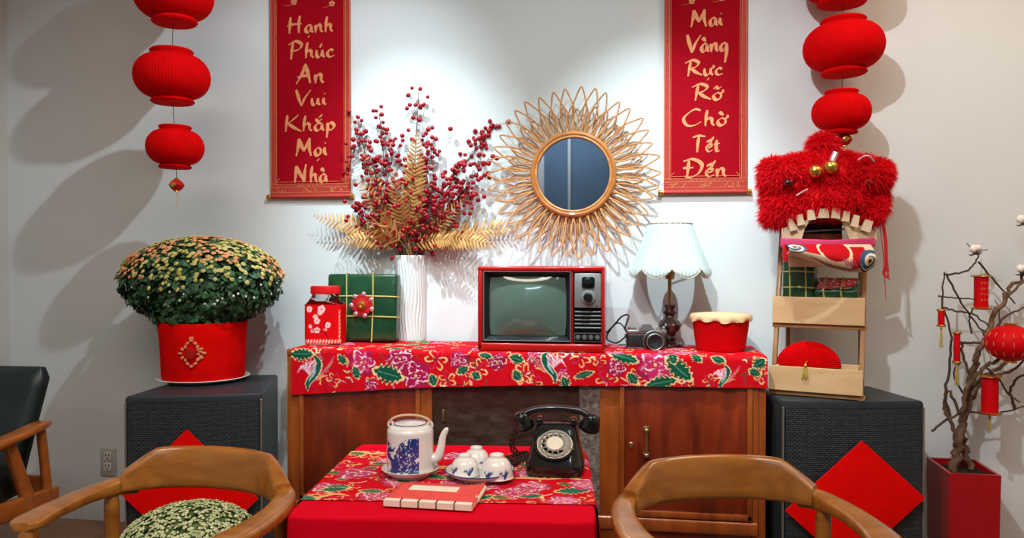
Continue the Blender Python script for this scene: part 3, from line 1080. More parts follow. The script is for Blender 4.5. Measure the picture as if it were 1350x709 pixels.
pA = petal_mesh(ri + 0.002, 110 * k_, 0.027, 0.030)
pB = petal_mesh(ri + 0.002, 91 * k_, 0.022, 0.006)
NP = 38
for k in range(NP):
    for me, off, yy in ((pA, 0, -0.012), (pB, 0.5, -0.002)):
        a = (k + off) * 2 * PI / NP + rng.uniform(-.02, .02)
        s = 1 + rng.uniform(-.03, .03)
        inst('petal', me, mir, Matrix.Translation((0, yy, 0)) @ Matrix.Rotation(a, 4, 'Y') @ Matrix.Diagonal((s, 1, s, 1)))

# ================================================================== LANTERN GARLANDS
def lantern_body(rw, hh, n=150):
    prof = []
    cap_r = rw * 0.54
    hb = hh * 0.78 / 2
    prof.append((cap_r * .98, -hh / 2))
    prof.append((cap_r * 1.06, -hh / 2 + hh * .03))
    prof.append((cap_r * .95, -hb - hh * .01))
    for i in range(13):
        a = -PI / 2 + PI * i / 12
        prof.append((cap_r * .98 + (rw - cap_r * .98) * max(0.0, math.cos(a)) ** 1.12, hb * math.sin(a)))
    prof.append((cap_r * .95, hb + hh * .01))
    prof.append((cap_r * 1.06, hh / 2 - hh * .03))
    prof.append((cap_r * .98, hh / 2))

    def rf(r, z, a):
        return r * (1 + 0.005 * (1 if int(round(a / (2 * PI) * n)) % 2 else -1)), z
    return G().lathe(prof, n, rf=rf)


def garland(label, lanterns, yy, charm, name='lantern_garland'):
    top = on_y(lanterns[0][0], lanterns[0][1], yy)
    t = thing(name, label, 'lantern garland', (top.x, yy, ZC), 0, 'strings of red paper lanterns')
    pts = [(0, 0, 0)]
    for (px, py, w, h) in lanterns:
        p = on_y(px, py, yy)
        kk = depth(p) / F
        b = lantern_body(w * kk / 2, h * kk)
        o = b.build('lantern', 'lantern', t, 20)
        o.location = (p.x - top.x, 0, p.z - ZC)
        o.rotation_euler = (rng.uniform(-.03, .03), rng.uniform(-.03, .03), rng.uniform(0, 3))
        pts.append((p.x - top.x, 0, p.z - ZC))
    p = on_y(charm[0], charm[1], yy)
    c = Vector((p.x - top.x, 0, p.z - ZC))
    pts.append(tuple(c + Vector((0, 0, .02))))
    G().tube(crom(pts, 5), 0.0012, 5).build('cord', 'cord_brown', t)
    # small ribbed gold and red charm at the end of the string
    ch = G().lathe([(0.008, -.022), (0.018, -.015), (0.027, 0), (0.018, .015), (0.008, .022)], 16, rf=lambda r, z, a: (r * (1 + .08 * math.cos(8 * a)), z)).build('charm', 'lantern_dark', t)
    ch.location = c
    g = G().box((0, -.026, 0), (.018, .006, .018), .003, rot=(0, R(45), 0))
    for s in (-1, 1):
        g.lathe([(.009, s * .021), (.010, s * .025), (.004, s * .027)], 12)
    g.build('charm_emblem', 'gold', ch)
    g = G().tube([(0, 0, -.022), (0.003, 0, -.05), (0, 0, -.08)], .0012, 5)
    g.build('charm_tassel', 'gold_thread', ch)
    return t


garland('string of pleated red paper lanterns hanging above the potted chrysanthemum', [(229, -78, 100, 74), (229, -6, 100, 74), (227, 101, 95, 70), (231, 194, 72, 56)], 2.66, (233, 244))
garland('string of pleated red paper lanterns hanging above the furry lion dance head', [(1112, -120, 110, 80), (1110, -32, 108, 76), (1112, 62, 101, 73), (1109, 148, 74, 57)], 2.89, (1113, 184))

# ================================================================== WALL OUTLET
oy = WALL_Y - 0.004
oc = on_y(143, 609, oy)
ot = thing('wall_outlet', 'grey white double power outlet on the wall beside the speaker', 'outlet', oc)
G().box((0, 0, 0), (0.076, 0.008, 0.122), 0.003).build('cover_plate', 'outlet_plate', ot)
for s in (-1, 1):
    so = G().box((0, -0.005, s * 0.024 + .006), (0.036, 0.006, 0.040), 0.006, seg=3).build('socket', 'outlet', ot)
    for q in (-1, 1):
        G().box((q * 0.008, -0.0082, s * 0.024 + .010), (0.004, 0.001, 0.011), 0).build('slot', 'slot', so, 0)
    G().lathe([(0.0035, 0), (0.0035, 0.001)], 10, M=Matrix.Translation((0, -0.0078, s * 0.024 - .005)) @ MX).build('slot', 'slot', so, 0)


# ================================================================== SPEAKERS
SPK = 0.684                                     # top of both speaker cabinets


def speaker(label, fl, fr, br, bl, felt, felt_label):
    """fl, fr, br, bl: floor corners front-left, front-right, back-right, back-left"""
    fl, fr, br, bl = [Vector((p[0], p[1], 0)) for p in (fl, fr, br, bl)]
    c = (fl + fr) / 2
    ang = math.atan2(fr.y - fl.y, fr.x - fl.x)
    t = thing('speaker', label, 'speaker', c, ang)
    Mi = (Matrix.Translation(c) @ Matrix.Rotation(ang, 4, 'Z')).inverted()
    loc = [Mi @ p for p in (fl, fr, br, bl)]
    w = (fr - fl).length
    # body, slightly bowed front edge
    poly = []
    n = 10
    for i in range(n + 1):
        f = i / n
        poly.append((-w / 2 + w * f, 0.022 - 0.012 * math.sin(PI * f)))
    poly += [(loc[2].x, loc[2].y), (loc[3].x, loc[3].y)]

    def inset(p, k):
        cx_, cy_ = sum(q[0] for q in p) / len(p), sum(q[1] for q in p) / len(p)
        return [(cx_ + (q[0] - cx_) * k, cy_ + (q[1] - cy_) * k) for q in p]
    g = G()
    rings = [(poly, 0.0), (poly, SPK - 0.012), (inset(poly, .988), SPK - 0.004), (inset(poly, .965), SPK)]
    vs, fs, N = [], [], len(poly)
    for p, z in rings:
        vs += [(q[0], q[1], z) for q in p]
    for a in range(len(rings) - 1):
        for i in range(N):
            j = (i + 1) % N
            fs.append((a * N + i, a * N + j, (a + 1) * N + j, (a + 1) * N + i))
    fs += [tuple(range(N - 1, -1, -1)), tuple(range(3 * N, 4 * N))]
    g.add(vs, fs)
    g.build('body', 'black_vinyl', t)
    # grille: gently bowed panel of perforated cloth
    vs, fs = [], []
    for z in (0.03, SPK - 0.022):
        for i in range(n + 1):
            f = i / n
            vs.append((-w / 2 + 0.012 + (w - 0.024) * f, 0.010 - 0.014 * math.sin(PI * f), z))
    for z in (0.03, SPK - 0.022):
        for i in range(n + 1):
            f = i / n
            vs.append((-w / 2 + 0.012 + (w - 0.024) * f, 0.026 - 0.010 * math.sin(PI * f), z))
    m = n + 1
    for i in range(n):
        fs += [(i, i + 1, m + i + 1, m + i), (2 * m + i, 3 * m + i, 3 * m + i + 1, 2 * m + i + 1),
               (m + i, m + i + 1, 3 * m + i + 1, 3 * m + i), (i, 2 * m + i, 2 * m + i + 1, i + 1)]
    fs += [(0, m, 3 * m, 2 * m), (n, 2 * m + n, 3 * m + n, m + n)]
    G().add(vs, fs).build('grille', 'grille', t)
    for s in (-1, 1):
        G().box((s * (w / 2 - 0.004), 0.014, SPK / 2 - 0.005), (0.006, 0.010, SPK - 0.03), 0.001, seg=1).build('edge_trim', 'trim_metal', t)
    # felt square stuck diagonally on the grille
    (ax, az, rx_, rz_, lx_, lz_) = felt
    f = Matrix.Rotation(ang, 4, 'Z')
    nrm = f @ Vector((0, -1, 0))
    pl = c + nrm * 0.010

    def hit(px, py):
        d = ray(px, py)
        o_ = Vector((0, 0, CAM_Z))
        tt = ((pl - o_).dot(nrm)) / d.dot(nrm)
        return o_ + d * tt
    A, B, C_ = hit(ax, az), hit(rx_, rz_), hit(lx_, lz_)
    cen = (B + C_) / 2
    Dn = cen * 2 - A
    Dn.z = max(Dn.z, 0.05)
    inv = (Matrix.Translation(cen) @ f).inverted()
    pts = [inv @ p for p in (A, B, Dn, C_)]
    vs, fs = [], []
    NN = 12
    sag = lambda u, v: 0.004 * (1 - (2 * u - 1) ** 4) * (1 - (2 * v - 1) ** 4)
    for lay in (0, 1):
        for i in range(NN + 1):
            for j in range(NN + 1):
                u, v = i / NN, j / NN
                p = pts[0] * (1 - u) * (1 - v) + pts[1] * u * (1 - v) + pts[2] * u * v + pts[3] * (1 - u) * v
                vs.append((p.x, -0.008 - sag(u, v) - 0.002 if lay else -0.005, p.z))
    q = (NN + 1) ** 2
    for i in range(NN):
        for j in range(NN):
            a = i * (NN + 1) + j
            fs += [(a, a + 1, a + NN + 2, a + NN + 1), (q + a, q + a + NN + 1, q + a + NN + 2, q + a + 1)]
    for i in range(NN):
        for (a, b) in ((i, i + 1), (NN * (NN + 1) + i, NN * (NN + 1) + i + 1), (i * (NN + 1), (i + 1) * (NN + 1)), (i * (NN + 1) + NN, (i + 1) * (NN + 1) + NN)):
            fs.append((a, b, q + b, q + a))
    o = G().add(vs, fs).build('felt_diamond', 'red_felt', None, 40)
    o.matrix_world = Matrix.Translation(cen) @ f
    tag(o, felt_label, 'decoration')
    return t


fl, fr = on_z(162, 524, SPK), on_z(345, 519.5, SPK)
br = on_z(366, 493, SPK)
dirv = (fr - fl).normalized()
bl = br - dirv * 0.34
speaker('black floor speaker carrying the potted chrysanthemum in its red wrap', fl, fr, br, bl, (247, 565, 341, 656, 160, 650),
        'red felt square set cornerwise on the speaker below the potted chrysanthemum')
fl, fr = on_z(1033, 530, SPK), on_z(1222, 530, SPK)
br = on_z(1146, 508.5, SPK)
br.y = min(br.y, WALL_Y - 0.015)
dirv = (fr - fl).normalized()
bl = Vector((0.492, 2.95, SPK))
speaker('black floor speaker carrying the wooden ladder shelf', fl, fr, br, bl, (1135, 580, 1218, 655, 1034, 672),
        'red felt square set cornerwise on the speaker below the ladder shelf')
SPR = (fl.copy(), fr.copy())

# ================================================================== POTTED CHRYSANTHEMUM ON THE SPEAKER
def leaf_cloud(g, n, c, r, flat_bottom, size, rr, shell=(0.72, 1.0)):
    for _ in range(n):
        while True:
            d = Vector((rr.gauss(0, 1), rr.gauss(0, 1), rr.gauss(0, 1))).normalized()
            if d.z > flat_bottom:
                break
        q = rr.uniform(*shell)
        p = Vector((c[0] + d.x * r[0] * q, c[1] + d.y * r[1] * q, c[2] + d.z * r[2] * q))
        nrm = (d + Vector((rr.uniform(-.6, .6), rr.uniform(-.6, .6), rr.uniform(-.1, .8)))).normalized()
        a = nrm.orthogonal().normalized()
        a = Matrix.Rotation(rr.uniform(0, 6.3), 3, nrm) @ a
        b = nrm.cross(a)
        s = size * rr.uniform(.6, 1.2)
        vs = [p - a * s, p - a * .3 * s + b * .55 * s + nrm * .15 * s, p + a * .2 * s + b * .35 * s, p + a * s,
              p + a * .2 * s - b * .35 * s, p - a * .3 * s - b * .55 * s + nrm * .15 * s]
        g.add(vs, [(0, 1, 5), (1, 2, 4, 5), (2, 3, 4)])


def blossom(g, p, d, r, rr, petals=7):
    a = d.orthogonal().normalized()
    b = d.cross(a)
    vs = [p + d * r * .55]
    for k in range(petals * 2):
        q = PI * k / petals
        s = r * (1.0 if k % 2 == 0 else .72)
        vs.append(p + (a * math.cos(q) + b * math.sin(q)) * s + d * r * .1)
    n = petals * 2
    for k in range(n):
        q = PI * k / petals
        vs.append(p + (a * math.cos(q) + b * math.sin(q)) * r * .4 - d * r * .35)
    fs = [(0, 1 + k, 1 + (k + 1) % n) for k in range(n)]
    fs += [(1 + k, 1 + n + k, 1 + n + (k + 1) % n, 1 + (k + 1) % n) for k in range(n)]
    g.add(vs, fs)


rr = random.Random(11)
pc = on_z(269, 500.5, SPK)
dp = depth(pc)
k_ = dp / F
mum = thing('potted_chrysanthemum', 'large potted chrysanthemum in a red fabric wrap standing on the speaker', 'potted plant', (pc.x, pc.y, SPK))
G().lathe([(.10, 0), (.15, .004), (.175, .016), (.172, .018), (.148, .008), (.0001, .007)], 40, cap=False).build('saucer', 'saucer', mum)
ptop = 78 * k_


def wrapf(r, z, a):
    return r * (1 + .012 * math.sin(5 * a + 1) * (z / ptop) + .008 * math.sin(11 * a)), z


G().lathe([(.0001, .012), (.150, .010), (.156, .02), (.158, ptop * .35), (.162, ptop * .7), (.168, ptop - .004), (.166, ptop), (.160, ptop - .004), (.155, ptop * .85), (.0001, ptop * .84)],
          64, rf=wrapf, cap=False).build('fabric_wrap', 'red_felt', mum)
G().lathe([(.0001, ptop * .86), (.152, ptop * .86)], 32, cap=False).build('soil', 'soil', mum)
g = G()                                            # gold medallion on the wrap
ec = (on_y(252, 466, pc.y - .16) - Vector((pc.x, pc.y, SPK)))
for k in range(16):
    a = k * 2 * PI / 16
    q = .030 + .012 * abs(math.cos(2 * a)) ** 2
    g.box((ec.x + q * math.cos(a), 0, ec.z + q * 1.15 * math.sin(a)), (.013, .006, .009), .002, rot=(0, -a * 2, 0), seg=1)
g.box((ec.x, 0, ec.z + .057), (.016, .006, .012), .003)
for k in range(5):
    g.box((ec.x + .024 + .006 * (k % 2), 0, ec.z + .014 - .009 * k), (.014, .006, .006), .002, rot=(0, .5 * (k % 3 - 1), 0), seg=1)
g.v = [(v[0], -math.sqrt(max(.001, (.1635) ** 2 - v[0] ** 2)) + v[1] - .002, v[2]) for v in g.v]
g.build('gold_emblem', 'gold_ink', mum)
g = G().lathe([(.0001, 0), (.020, 0), (.020, .005), (.0001, .006)], 20, M=Matrix.Translation((ec.x, -.164, ec.z)) @ MX, cap=False)
g.build('emblem_center', 'lantern_dark', mum)
fc = on_y(265, 372, pc.y) - Vector((pc.x, pc.y, SPK))
fr_ = (108 * k_, 0.215, 58 * k_)
g = G().sphere((fc.x, 0, fc.z), (fr_[0] * .84, fr_[1] * .84, fr_[2] * .84), 24, 14)
g.sphere((fc.x, 0, ptop + .03), (.15, .15, .09), 20, 10)
leaf_cloud(g, 4200, (fc.x, 0, fc.z), fr_, -0.86, .019, rr, (.80, 1.02))
leaf_cloud(g, 900, (fc.x, 0, ptop + .03), (.17, .17, .09), -.9, .019, rr, (.85, 1.05))
g_ = g.build('foliage', 'leaf_green', mum, 0)
g_['kind'] = 'stuff'
for nm, m_, cnt, sel in (('blossom', 'mum', 520, 0), ('blossom', 'mum_yellow', 620, 1), ('bud', 'mum_pink', 60, 2)):
    g = G()
    c = 0
    tries = 0
    while c < cnt and tries < 60000:
        tries += 1
        d = Vector((rr.gauss(0, 1), rr.gauss(0, 1), rr.gauss(0, 1))).normalized()
        pat = noise.noise(Vector((d.x * 2.6 + 3, d.y * 2.6, d.z * 2.2)))
        if sel == 0 and (d.z < .12 or pat < .05):
            continue
        if sel == 1 and (d.z < -.12 or pat > .12 or rr.random() > .35 + d.z):
            continue
        if sel == 2 and (d.z < -.5 or d.z > .3):
            continue
        q = rr.uniform(.98, 1.05)
        p = Vector((fc.x + d.x * fr_[0] * q, d.y * fr_[1] * q, fc.z + d.z * fr_[2] * q))
        blossom(g, p, (d + Vector((0, 0, .4))).normalized(), rr.uniform(.0075, .0115) if sel < 2 else .0055, rr)
        c += 1
    o = g.build('blossoms' if sel < 2 else 'buds', m_, mum, 0)
    o['kind'] = 'stuff'
tw = on_y(196, 408, pc.y) - Vector((pc.x, pc.y, SPK))
tt_ = on_y(238, 320, pc.y) - Vector((pc.x, pc.y, SPK))
for e, b in ((tw, (-.12, 0, ptop + .02)), (tt_, (-.06, 0, fc.z + fr_[2] * .8))):
    pts = crom([b, ((b[0] + e.x) / 2, -.01, (b[2] + e.z) / 2 + .01), e], 4)
    g = G().tube(pts, .0015, 5)
    leaf_cloud(g, 14, e, (.03, .02, .02), -1, .011, rr, (.3, 1))
    g.build('twig', 'leaf_green', mum, 0)

# ================================================================== SMALL POTTED MUM ON THE CHAIR (placed with the chair below)
def small_mum(loc, r, top):
    t = thing('potted_chrysanthemum', 'low dome of pale green chrysanthemum buds standing on the armchair seat', 'potted plant', loc)
    hp = top * .5
    G().lathe([(.0001, 0), (.075, 0), (.095, hp), (.098, hp), (.098, hp - .01), (.09, hp - .012), (.0001, hp - .02)], 32, cap=False).build('pot', 'lantern_dark', t)
    c = (0, 0, hp + .0)
    rad = (r, r, top - hp)
    g = G().sphere(c, (rad[0] * .9, rad[1] * .9, rad[2] * .9), 24, 12)
    leaf_cloud(g, 1500, c, rad, -.1, .012, rr, (.88, 1.0))
    o = g.build('foliage', 'leaf_green2', t, 0)
    o['kind'] = 'stuff'
    g = G()
    for k in range(2300):
        z = 1 - rr.random() * 1.02
        a = rr.uniform(0, 2 * PI)
        q = math.sqrt(max(0, 1 - z * z))
        d = Vector((q * math.cos(a), q * math.sin(a), z))
        p = Vector((rad[0] * d.x, rad[1] * d.y, c[2] + rad[2] * d.z)) * 1.0 + d * rr.uniform(0, .006)
        blossom(g, p, (d + Vector((rr.uniform(-.2, .2), rr.uniform(-.2, .2), .3))).normalized(), rr.uniform(.0032, .0052), rr, 4)
    o = g.build('buds', 'mum_bud', t, 0)
    o['kind'] = 'stuff'
    return t


# ================================================================== WOODEN ARMCHAIRS
def wooden_chair(label, bpx, bpy, bd, rot):
    b = at_d(bpx, bpy, bd)
    M = Matrix.Rotation(rot, 4, 'Z')
    off = M @ Vector((0, .255, 0))
    base = Vector((b.x - off.x, b.y - off.y, 0))
    t = thing('wooden_armchair', label, 'chair', base, rot, 'curved wooden armchairs at the tea table')
    # backrest: curved board whose ends slope down into the arms
    secs = []
    N = 28
    for i in range(N + 1):
        f = i / N * 2 - 1
        x = .232 * f
        yy = .255 - .085 * abs(f) ** 2.4
        e = max(0, (abs(f) - .70) / .30)
        zt = .660 - .055 * e ** 1.2 - .004 * f * f
        zb = .552 + .000 * e
        dy = -.085 * 2.4 * abs(f) ** 1.4 * math.copysign(1, f) / .232
        tn = Vector((1, dy, 0)).normalized()
        nn = Vector((-tn.y, tn.x, 0))
        up = (Vector((0, 0, 1)) + nn * .16).normalized()
        secs.append(((x, yy, (zt + zb) / 2), nn, up, .013 + .010 * e, (zt - zb) / 2))
    bk = G().loft(secs, 16, e=.42).build('backrest', 'chair_wood', t, 40)
    for s in (-1, 1):
        pth = crom([(s * .214, .205, .566), (s * .246, .165, .565), (s * .268, .09, .562), (s * .272, .0, .558), (s * .264, -.07, .556), (s * .250, -.125, .555)], 6)
        secs = []
        N = len(pth)
        for i, p in enumerate(pth):
            tn = (pth[min(i + 1, N - 1)] - pth[max(0, i - 1)]).normalized()
            sd = Vector((tn.y, -tn.x, 0)).normalized()
            f = i / (N - 1)
            hw_ = interp(f, [0, .25, .5, .85, .95, 1], [.020, .027, .031, .039, .036, .018])
            hv = interp(f, [0, .15, .4, .9, 1], [.028, .023, .016, .013, .010])
            secs.append((p, sd, (0, 0, 1), hw_, hv))
        G().loft(secs, 20, e=.48).build('armrest', 'chair_wood', t, 40)
        # dark joint line
        # rear leg carries the arm just before the bend, front leg below the arm's tip
        G().tube(crom([(s * .225, .19, 0), (s * .235, .165, .25), (s * .243, .150, .40), (s * .247, .150, .556)], 5), [.013] * 5 + [.017] * 5 + [.019] * 5 + [.015], 12).build('leg', 'chair_wood', t)
        G().tube(crom([(s * .228, -.145, 0), (s * .235, -.13, .25), (s * .242, -.12, .42), (s * .250, -.11, .547)], 5), [.013] * 5 + [.018] * 5 + [.018] * 5 + [.014], 12).build('leg', 'chair_wood', t)
        G().box((s * .232, .02, .355), (.022, .29, .05), .005).build('seat_rail', 'chair_wood', t)
    for yy in (-.132, .168):
        G().box((0, yy, .355), (.445, .022, .05), .005).build('seat_rail', 'chair_wood', t)
    G().box((0, .018, .392), (.44, .30, .030), .012, seg=3).build('seat', 'black_leather', t, 60)
    return t


lc = wooden_chair('curved wooden armchair with a pot of chrysanthemum buds on its seat', 289, 592, 2.03, YAW + R(-13))
wooden_chair('curved wooden armchair with an empty seat, beside the rotary telephone end of the table', 938, 600, 1.945, YAW + R(5))
sp = at_d(250, 668, 1.82)
lp = lc.matrix_world
small_mum((sp.x, sp.y, .4075), .150, sp.z - .4075)

# ================================================================== BLACK LOUNGE ARMCHAIR
lo = at_d(0, 500, 2.42)
rr_ = 1.925
cen = Vector((-rr_ * math.cos(YAW) - 2.40 * math.sin(YAW), 2.40 * math.cos(YAW) - rr_ * math.sin(YAW), 0))
arm = thing('lounge_armchair', 'wooden lounge armchair with black leather back cushion beside the wall', 'chair', cen, YAW + R(-4))
G().box((0, -.06, .40), (.53, .52, .11), .035, rot=(R(5), 0, 0), seg=4).build('seat_cushion', 'black_leather', arm, 60)
g = G()
secs = []
for i in range(12):
    f = i / 11
    z = lerp(.40, .785, f)
    secs.append(((0, .17 + .115 * f, z), (1, 0, 0), (0, 1, -.25), .245 + .035 * f - (.02 if i in (0, 11) else 0), .055 - .015 * f - (.02 if i in (0, 11) else 0)))
g.loft(secs, 24, e=.45).build('back_cushion', 'black_leather', arm, 60)
for s in (-1, 1):
    pth = crom([(s * .325, -.34, .585), (s * .33, -.15, .582), (s * .325, .05, .592), (s * .315, .16, .60), (s * .305, .235, .600)], 6)
    secs = []
    for i, p in enumerate(pth):
        f = i / (len(pth) - 1)
        secs.append((p, (1, 0, 0), (0, -.05, 1), interp(f, [0, .06, .5, .85, 1], [.018, .036, .034, .030, .018]), interp(f, [0, .1, .9, 1], [.008, .014, .014, .009])))
    G().loft(secs, 16, e=.7).build('armrest', 'lounge_wood', arm, 50)
    G().box((s * .305, -.03, .36), (.028, .62, .065), .010, rot=(R(-4), 0, 0), seg=3).build('side_rail', 'lounge_wood', arm)
    G().tube([(s * .318, .03, .585), (s * .308, .13, .37), (s * .305, .20, 0.0)], [.020, .024, .014], 12).build('leg', 'lounge_wood', arm)
    G().tube([(s * .313, .19, .59), (s * .309, .222, .40), (s * .306, .232, .345)], [.015, .016, .014], 12).build('strut', 'lounge_wood', arm)
    G().tube([(s * .325, -.30, .575), (s * .312, -.29, .33), (s * .305, -.31, 0)], [.018, .022, .013], 12).build('leg', 'lounge_wood', arm)
G().box((0, -.315, .36), (.59, .026, .06), .008).build('front_rail', 'lounge_wood', arm)
G().box((0, .245, .385), (.59, .026, .06), .008).build('rear_rail', 'lounge_wood', arm)

# ================================================================== TEA TABLE AND ITS CLOTHS
TZ = 0.56
c4 = [on_z(372, 683, TZ), on_z(787, 690, TZ), on_z(770, 585, TZ), on_z(474, 585, TZ)]
tc = sum(c4, Vector()) / 4
dv = ((c4[2] + c4[3]) / 2 - (c4[0] + c4[1]) / 2)
trot = math.atan2(dv.y, dv.x) - PI / 2
TW, TD = 0.728, 0.70
tab = thing('tea_table', 'low square tea table hidden under a red tablecloth', 'table', (tc.x, tc.y, 0), trot)
G().box((0, 0, TZ - .0165), (TW - .008, TD - .008, .025), .005).build('tabletop', 'cab_frame', tab)
G().box((0, 0, TZ - .055), (TW - .10, TD - .10, .05), .003).build('apron', 'cab_wood', tab)
for sx in (-1, 1):
    for sy in (-1, 1):
        G().box((sx * (TW / 2 - .06), sy * (TD / 2 - .06), (TZ - .03) / 2), (.045, .045, TZ - .03), .005).build('leg', 'cab_frame', tab)


def drape(hx, hy, rad, drop, n=220, rings=34, amp=.010, freq=7, ph=0):
    """a square cloth over the table: top disc, rounded rim, skirt with folds"""
    per = []
    pr = 2 * (2 * hx + 2 * hy)
    for i in range(n):
        s = i / n * pr
        if s < 2 * hx:
            p, nn = (-hx + s, -hy), (0, -1)
        elif s < 2 * hx + 2 * hy:
            p, nn = (hx, -hy + s - 2 * hx), (1, 0)
        elif s < 4 * hx + 2 * hy:
            p, nn = (hx - (s - 2 * hx - 2 * hy), hy), (0, 1)
        else:
            p, nn = (-hx, hy - (s - 4 * hx - 2 * hy)), (-1, 0)
        per.append((p, nn, s))
    vs, fs = [], []
    prof = [(-.012, 0)]
    for k in range(1, 7):
        a = k / 6 * PI / 2
        prof.append((-rad + rad * math.sin(a) if rad else 0, -rad * (1 - math.cos(a))))
    for k in range(1, rings):
        prof.append((None, -rad - (drop - rad) * k / (rings - 1)))
    for (q, z) in prof:
        for (p, nn, s) in per:
            # corner falls: pull towards rounded corners
            cxn = min(1, max(0, (abs(p[0]) - hx + .05) / .05)) * min(1, max(0, (abs(p[1]) - hy + .05) / .05))
            dg = Vector((math.copysign(1, p[0]), math.copysign(1, p[1]), 0)).normalized()
            n3 = Vector((nn[0], nn[1], 0)).lerp(dg, cxn).normalized() if cxn > 0 else Vector((nn[0], nn[1], 0))
            if q is None:
                f = (-z - rad) / (drop - rad)
                o_ = f * (.008 + amp * (.5 + .5 * math.sin(s * freq * 2 + ph)) * f + .03 * cxn * f)
            else:
                o_ = q
            bp = Vector((p[0], p[1], 0))
            if cxn > 0:
                bp -= dg * .010 * cxn
            vs.append((bp.x + n3.x * o_, bp.y + n3.y * o_, z))
    for i in range(len(prof) - 1):
        for k in range(n):
            k2 = (k + 1) % n
            fs.append((i * n + k, i * n + k2, (i + 1) * n + k2, (i + 1) * n + k))
    fs.append(tuple(range(n)))
    return G().add(vs, fs)


o = drape(TW / 2 + .003, TD / 2 + .003, .010, .40).build('tablecloth', 'red_cloth', None, 50)
o.location = (tc.x, tc.y, TZ)
o.rotation_euler = (0, 0, trot)
tag(o, 'plain red cloth draped over the low tea table under the floral runner', 'tablecloth')
# floral runner across the table, hanging at both sides
Mt = Matrix.Translation((tc.x, tc.y, TZ)) @ Matrix.Rotation(trot, 4, 'Z')
Mti = Mt.inverted()
ya = (Mti @ on_z(400, 658, TZ)).y
ya = ((Mti @ on_z(398, 657, TZ)).y + (Mti @ on_z(786, 669, TZ)).y) / 2
yb = (Mti @ on_z(540, 596, TZ)).y
hxr = TW / 2 + .005
HANG = .16
tot = 2 * (hxr + HANG)
NU, NV = 380, 170


def run_pos(u, v):
    s = (u - .5) * tot
    y_ = lerp(ya, yb, v)
    a = abs(s)
    sg = math.copysign(1, s)
    if a < hxr - .008:
        return (s, y_, .0025)
    if a < hxr + .008:
        q = (a - hxr + .008) / .016 * PI / 2
        return (sg * (hxr - .008 + .011 * math.sin(q)), y_, .0025 - .010 * (1 - math.cos(q)))
    f = (a - hxr - .008) / HANG
    return (sg * (hxr + .005 + .010 * f + .006 * f * (1 + math.sin(y_ * 30))), y_, -.0085 - f * HANG)


S = np.tile((np.arange(NU + 1) / NU - .5) * tot, NV + 1)
T = np.repeat(np.arange(NV + 1) / NV * (yb - ya), NU + 1)
P = Paint(S, T, 'd30a1e')
r2 = random.Random(21)
wv = yb - ya
P.scribble(-.5, .5, 0, wv, 240, 8, .03)
for k in range(40):
    P.bloom(r2.uniform(-.5, .5), r2.uniform(0, wv), r2.uniform(.025, .045), k)
for k in range(26):
    P.peony(r2.uniform(-.5, .5), r2.uniform(.02, wv), r2.uniform(.03, .05), k, pal=('c23a68', 'd86a90', 'f0c8cc', 'f5e6d8'))
for k in range(16):
    P.stroke([(x0 := r2.uniform(-.5, .5), y0 := r2.uniform(0, wv)), (x0 + .05, y0 + r2.uniform(-.03, .03)), (x0 + .10, y0 + r2.uniform(-.02, .02)), (x0 + .14, y0)], .007, 'e6b878')
for k in range(34):
    P.leaf(r2.uniform(-.5, .5), r2.uniform(0, wv), r2.uniform(.018, .038), r2.uniform(.010, .018), r2.uniform(-1, 1), green=r2.choice(('1f6a55', '3f7a5c', '5c6a3a')))
for px, py, L in ((440, 646, .035), (755, 648, .045), (628, 666, .03), (500, 612, .025), (700, 655, .03)):
    q = Mti @ on_z(px, py, TZ)
    P.leaf(q.x, q.y - ya, L, L * .5, .2, green='1f6a55')
q = Mti @ on_z(690, 640, TZ)
for (px, py, r) in ((470, 625, .05), (595, 640, .04), (690, 648, .04), (775, 640, .045), (600, 602, .04)):
    q = Mti @ on_z(px, py, TZ)
    P.peony(q.x, q.y - ya, r, int(px), pal=('c23a68', 'd05a86', 'f0c8cc', 'f5e6d8'))
o = grid_obj('table_runner', NU, NV, run_pos, 'print_cloth', None, P.C)
o.matrix_world = Mt
tag(o, 'red floral print runner laid across the red tea tablecloth', 'cloth')
RZ = TZ + .003                                    # level of the runner


# ================================================================== THINGS ON THE SIDEBOARD
def k_at(p):
    return depth(p) / F


# ---- television
ta, tb = on_y(630, 457, CY0 + 0.02), on_y(797, 459, CY0 + 0.02)
tw, thh = tb.x - ta.x, 113 * k_at(ta)
tv = thing('television', 'vintage portable television with red shell and grey green screen on the floral cloth', 'television',
           ((ta.x + tb.x) / 2, CY0 + 0.02, CT))
td = 0.27
K_ = tw / 167.0


def tx(px):
    return (px - 713.5) * K_


def tz(py):
    return (457.5 - py) * K_


th = tz(345)
# shell: hollow front (frame bars) + body behind
G().box((0, td / 2 + .018, th / 2 + .004), (tw, td - .03, th - .010), .012, seg=3).build('shell', 'tv_red', tv, 50)
fr = G()
fr.box((0, .012, th - .010), (tw, .036, .020), .006)
fr.box((0, .012, .016), (tw, .036, .030), .006)
fr.box((-tw / 2 + .009, .012, th / 2), (.018, .036, th - .01), .006)
fr.box((tw / 2 - .006, .012, th / 2), (.012, .036, th - .01), .005)
fr.box((tx(755), .016, th / 2), (.008, .028, th - .03), .002)
fr.build('front_frame', 'tv_red', tv, 50)
G().box((0, .030, th / 2), (tw - .02, .012, th - .03), 0).build('front_panel', 'tv_black', tv)
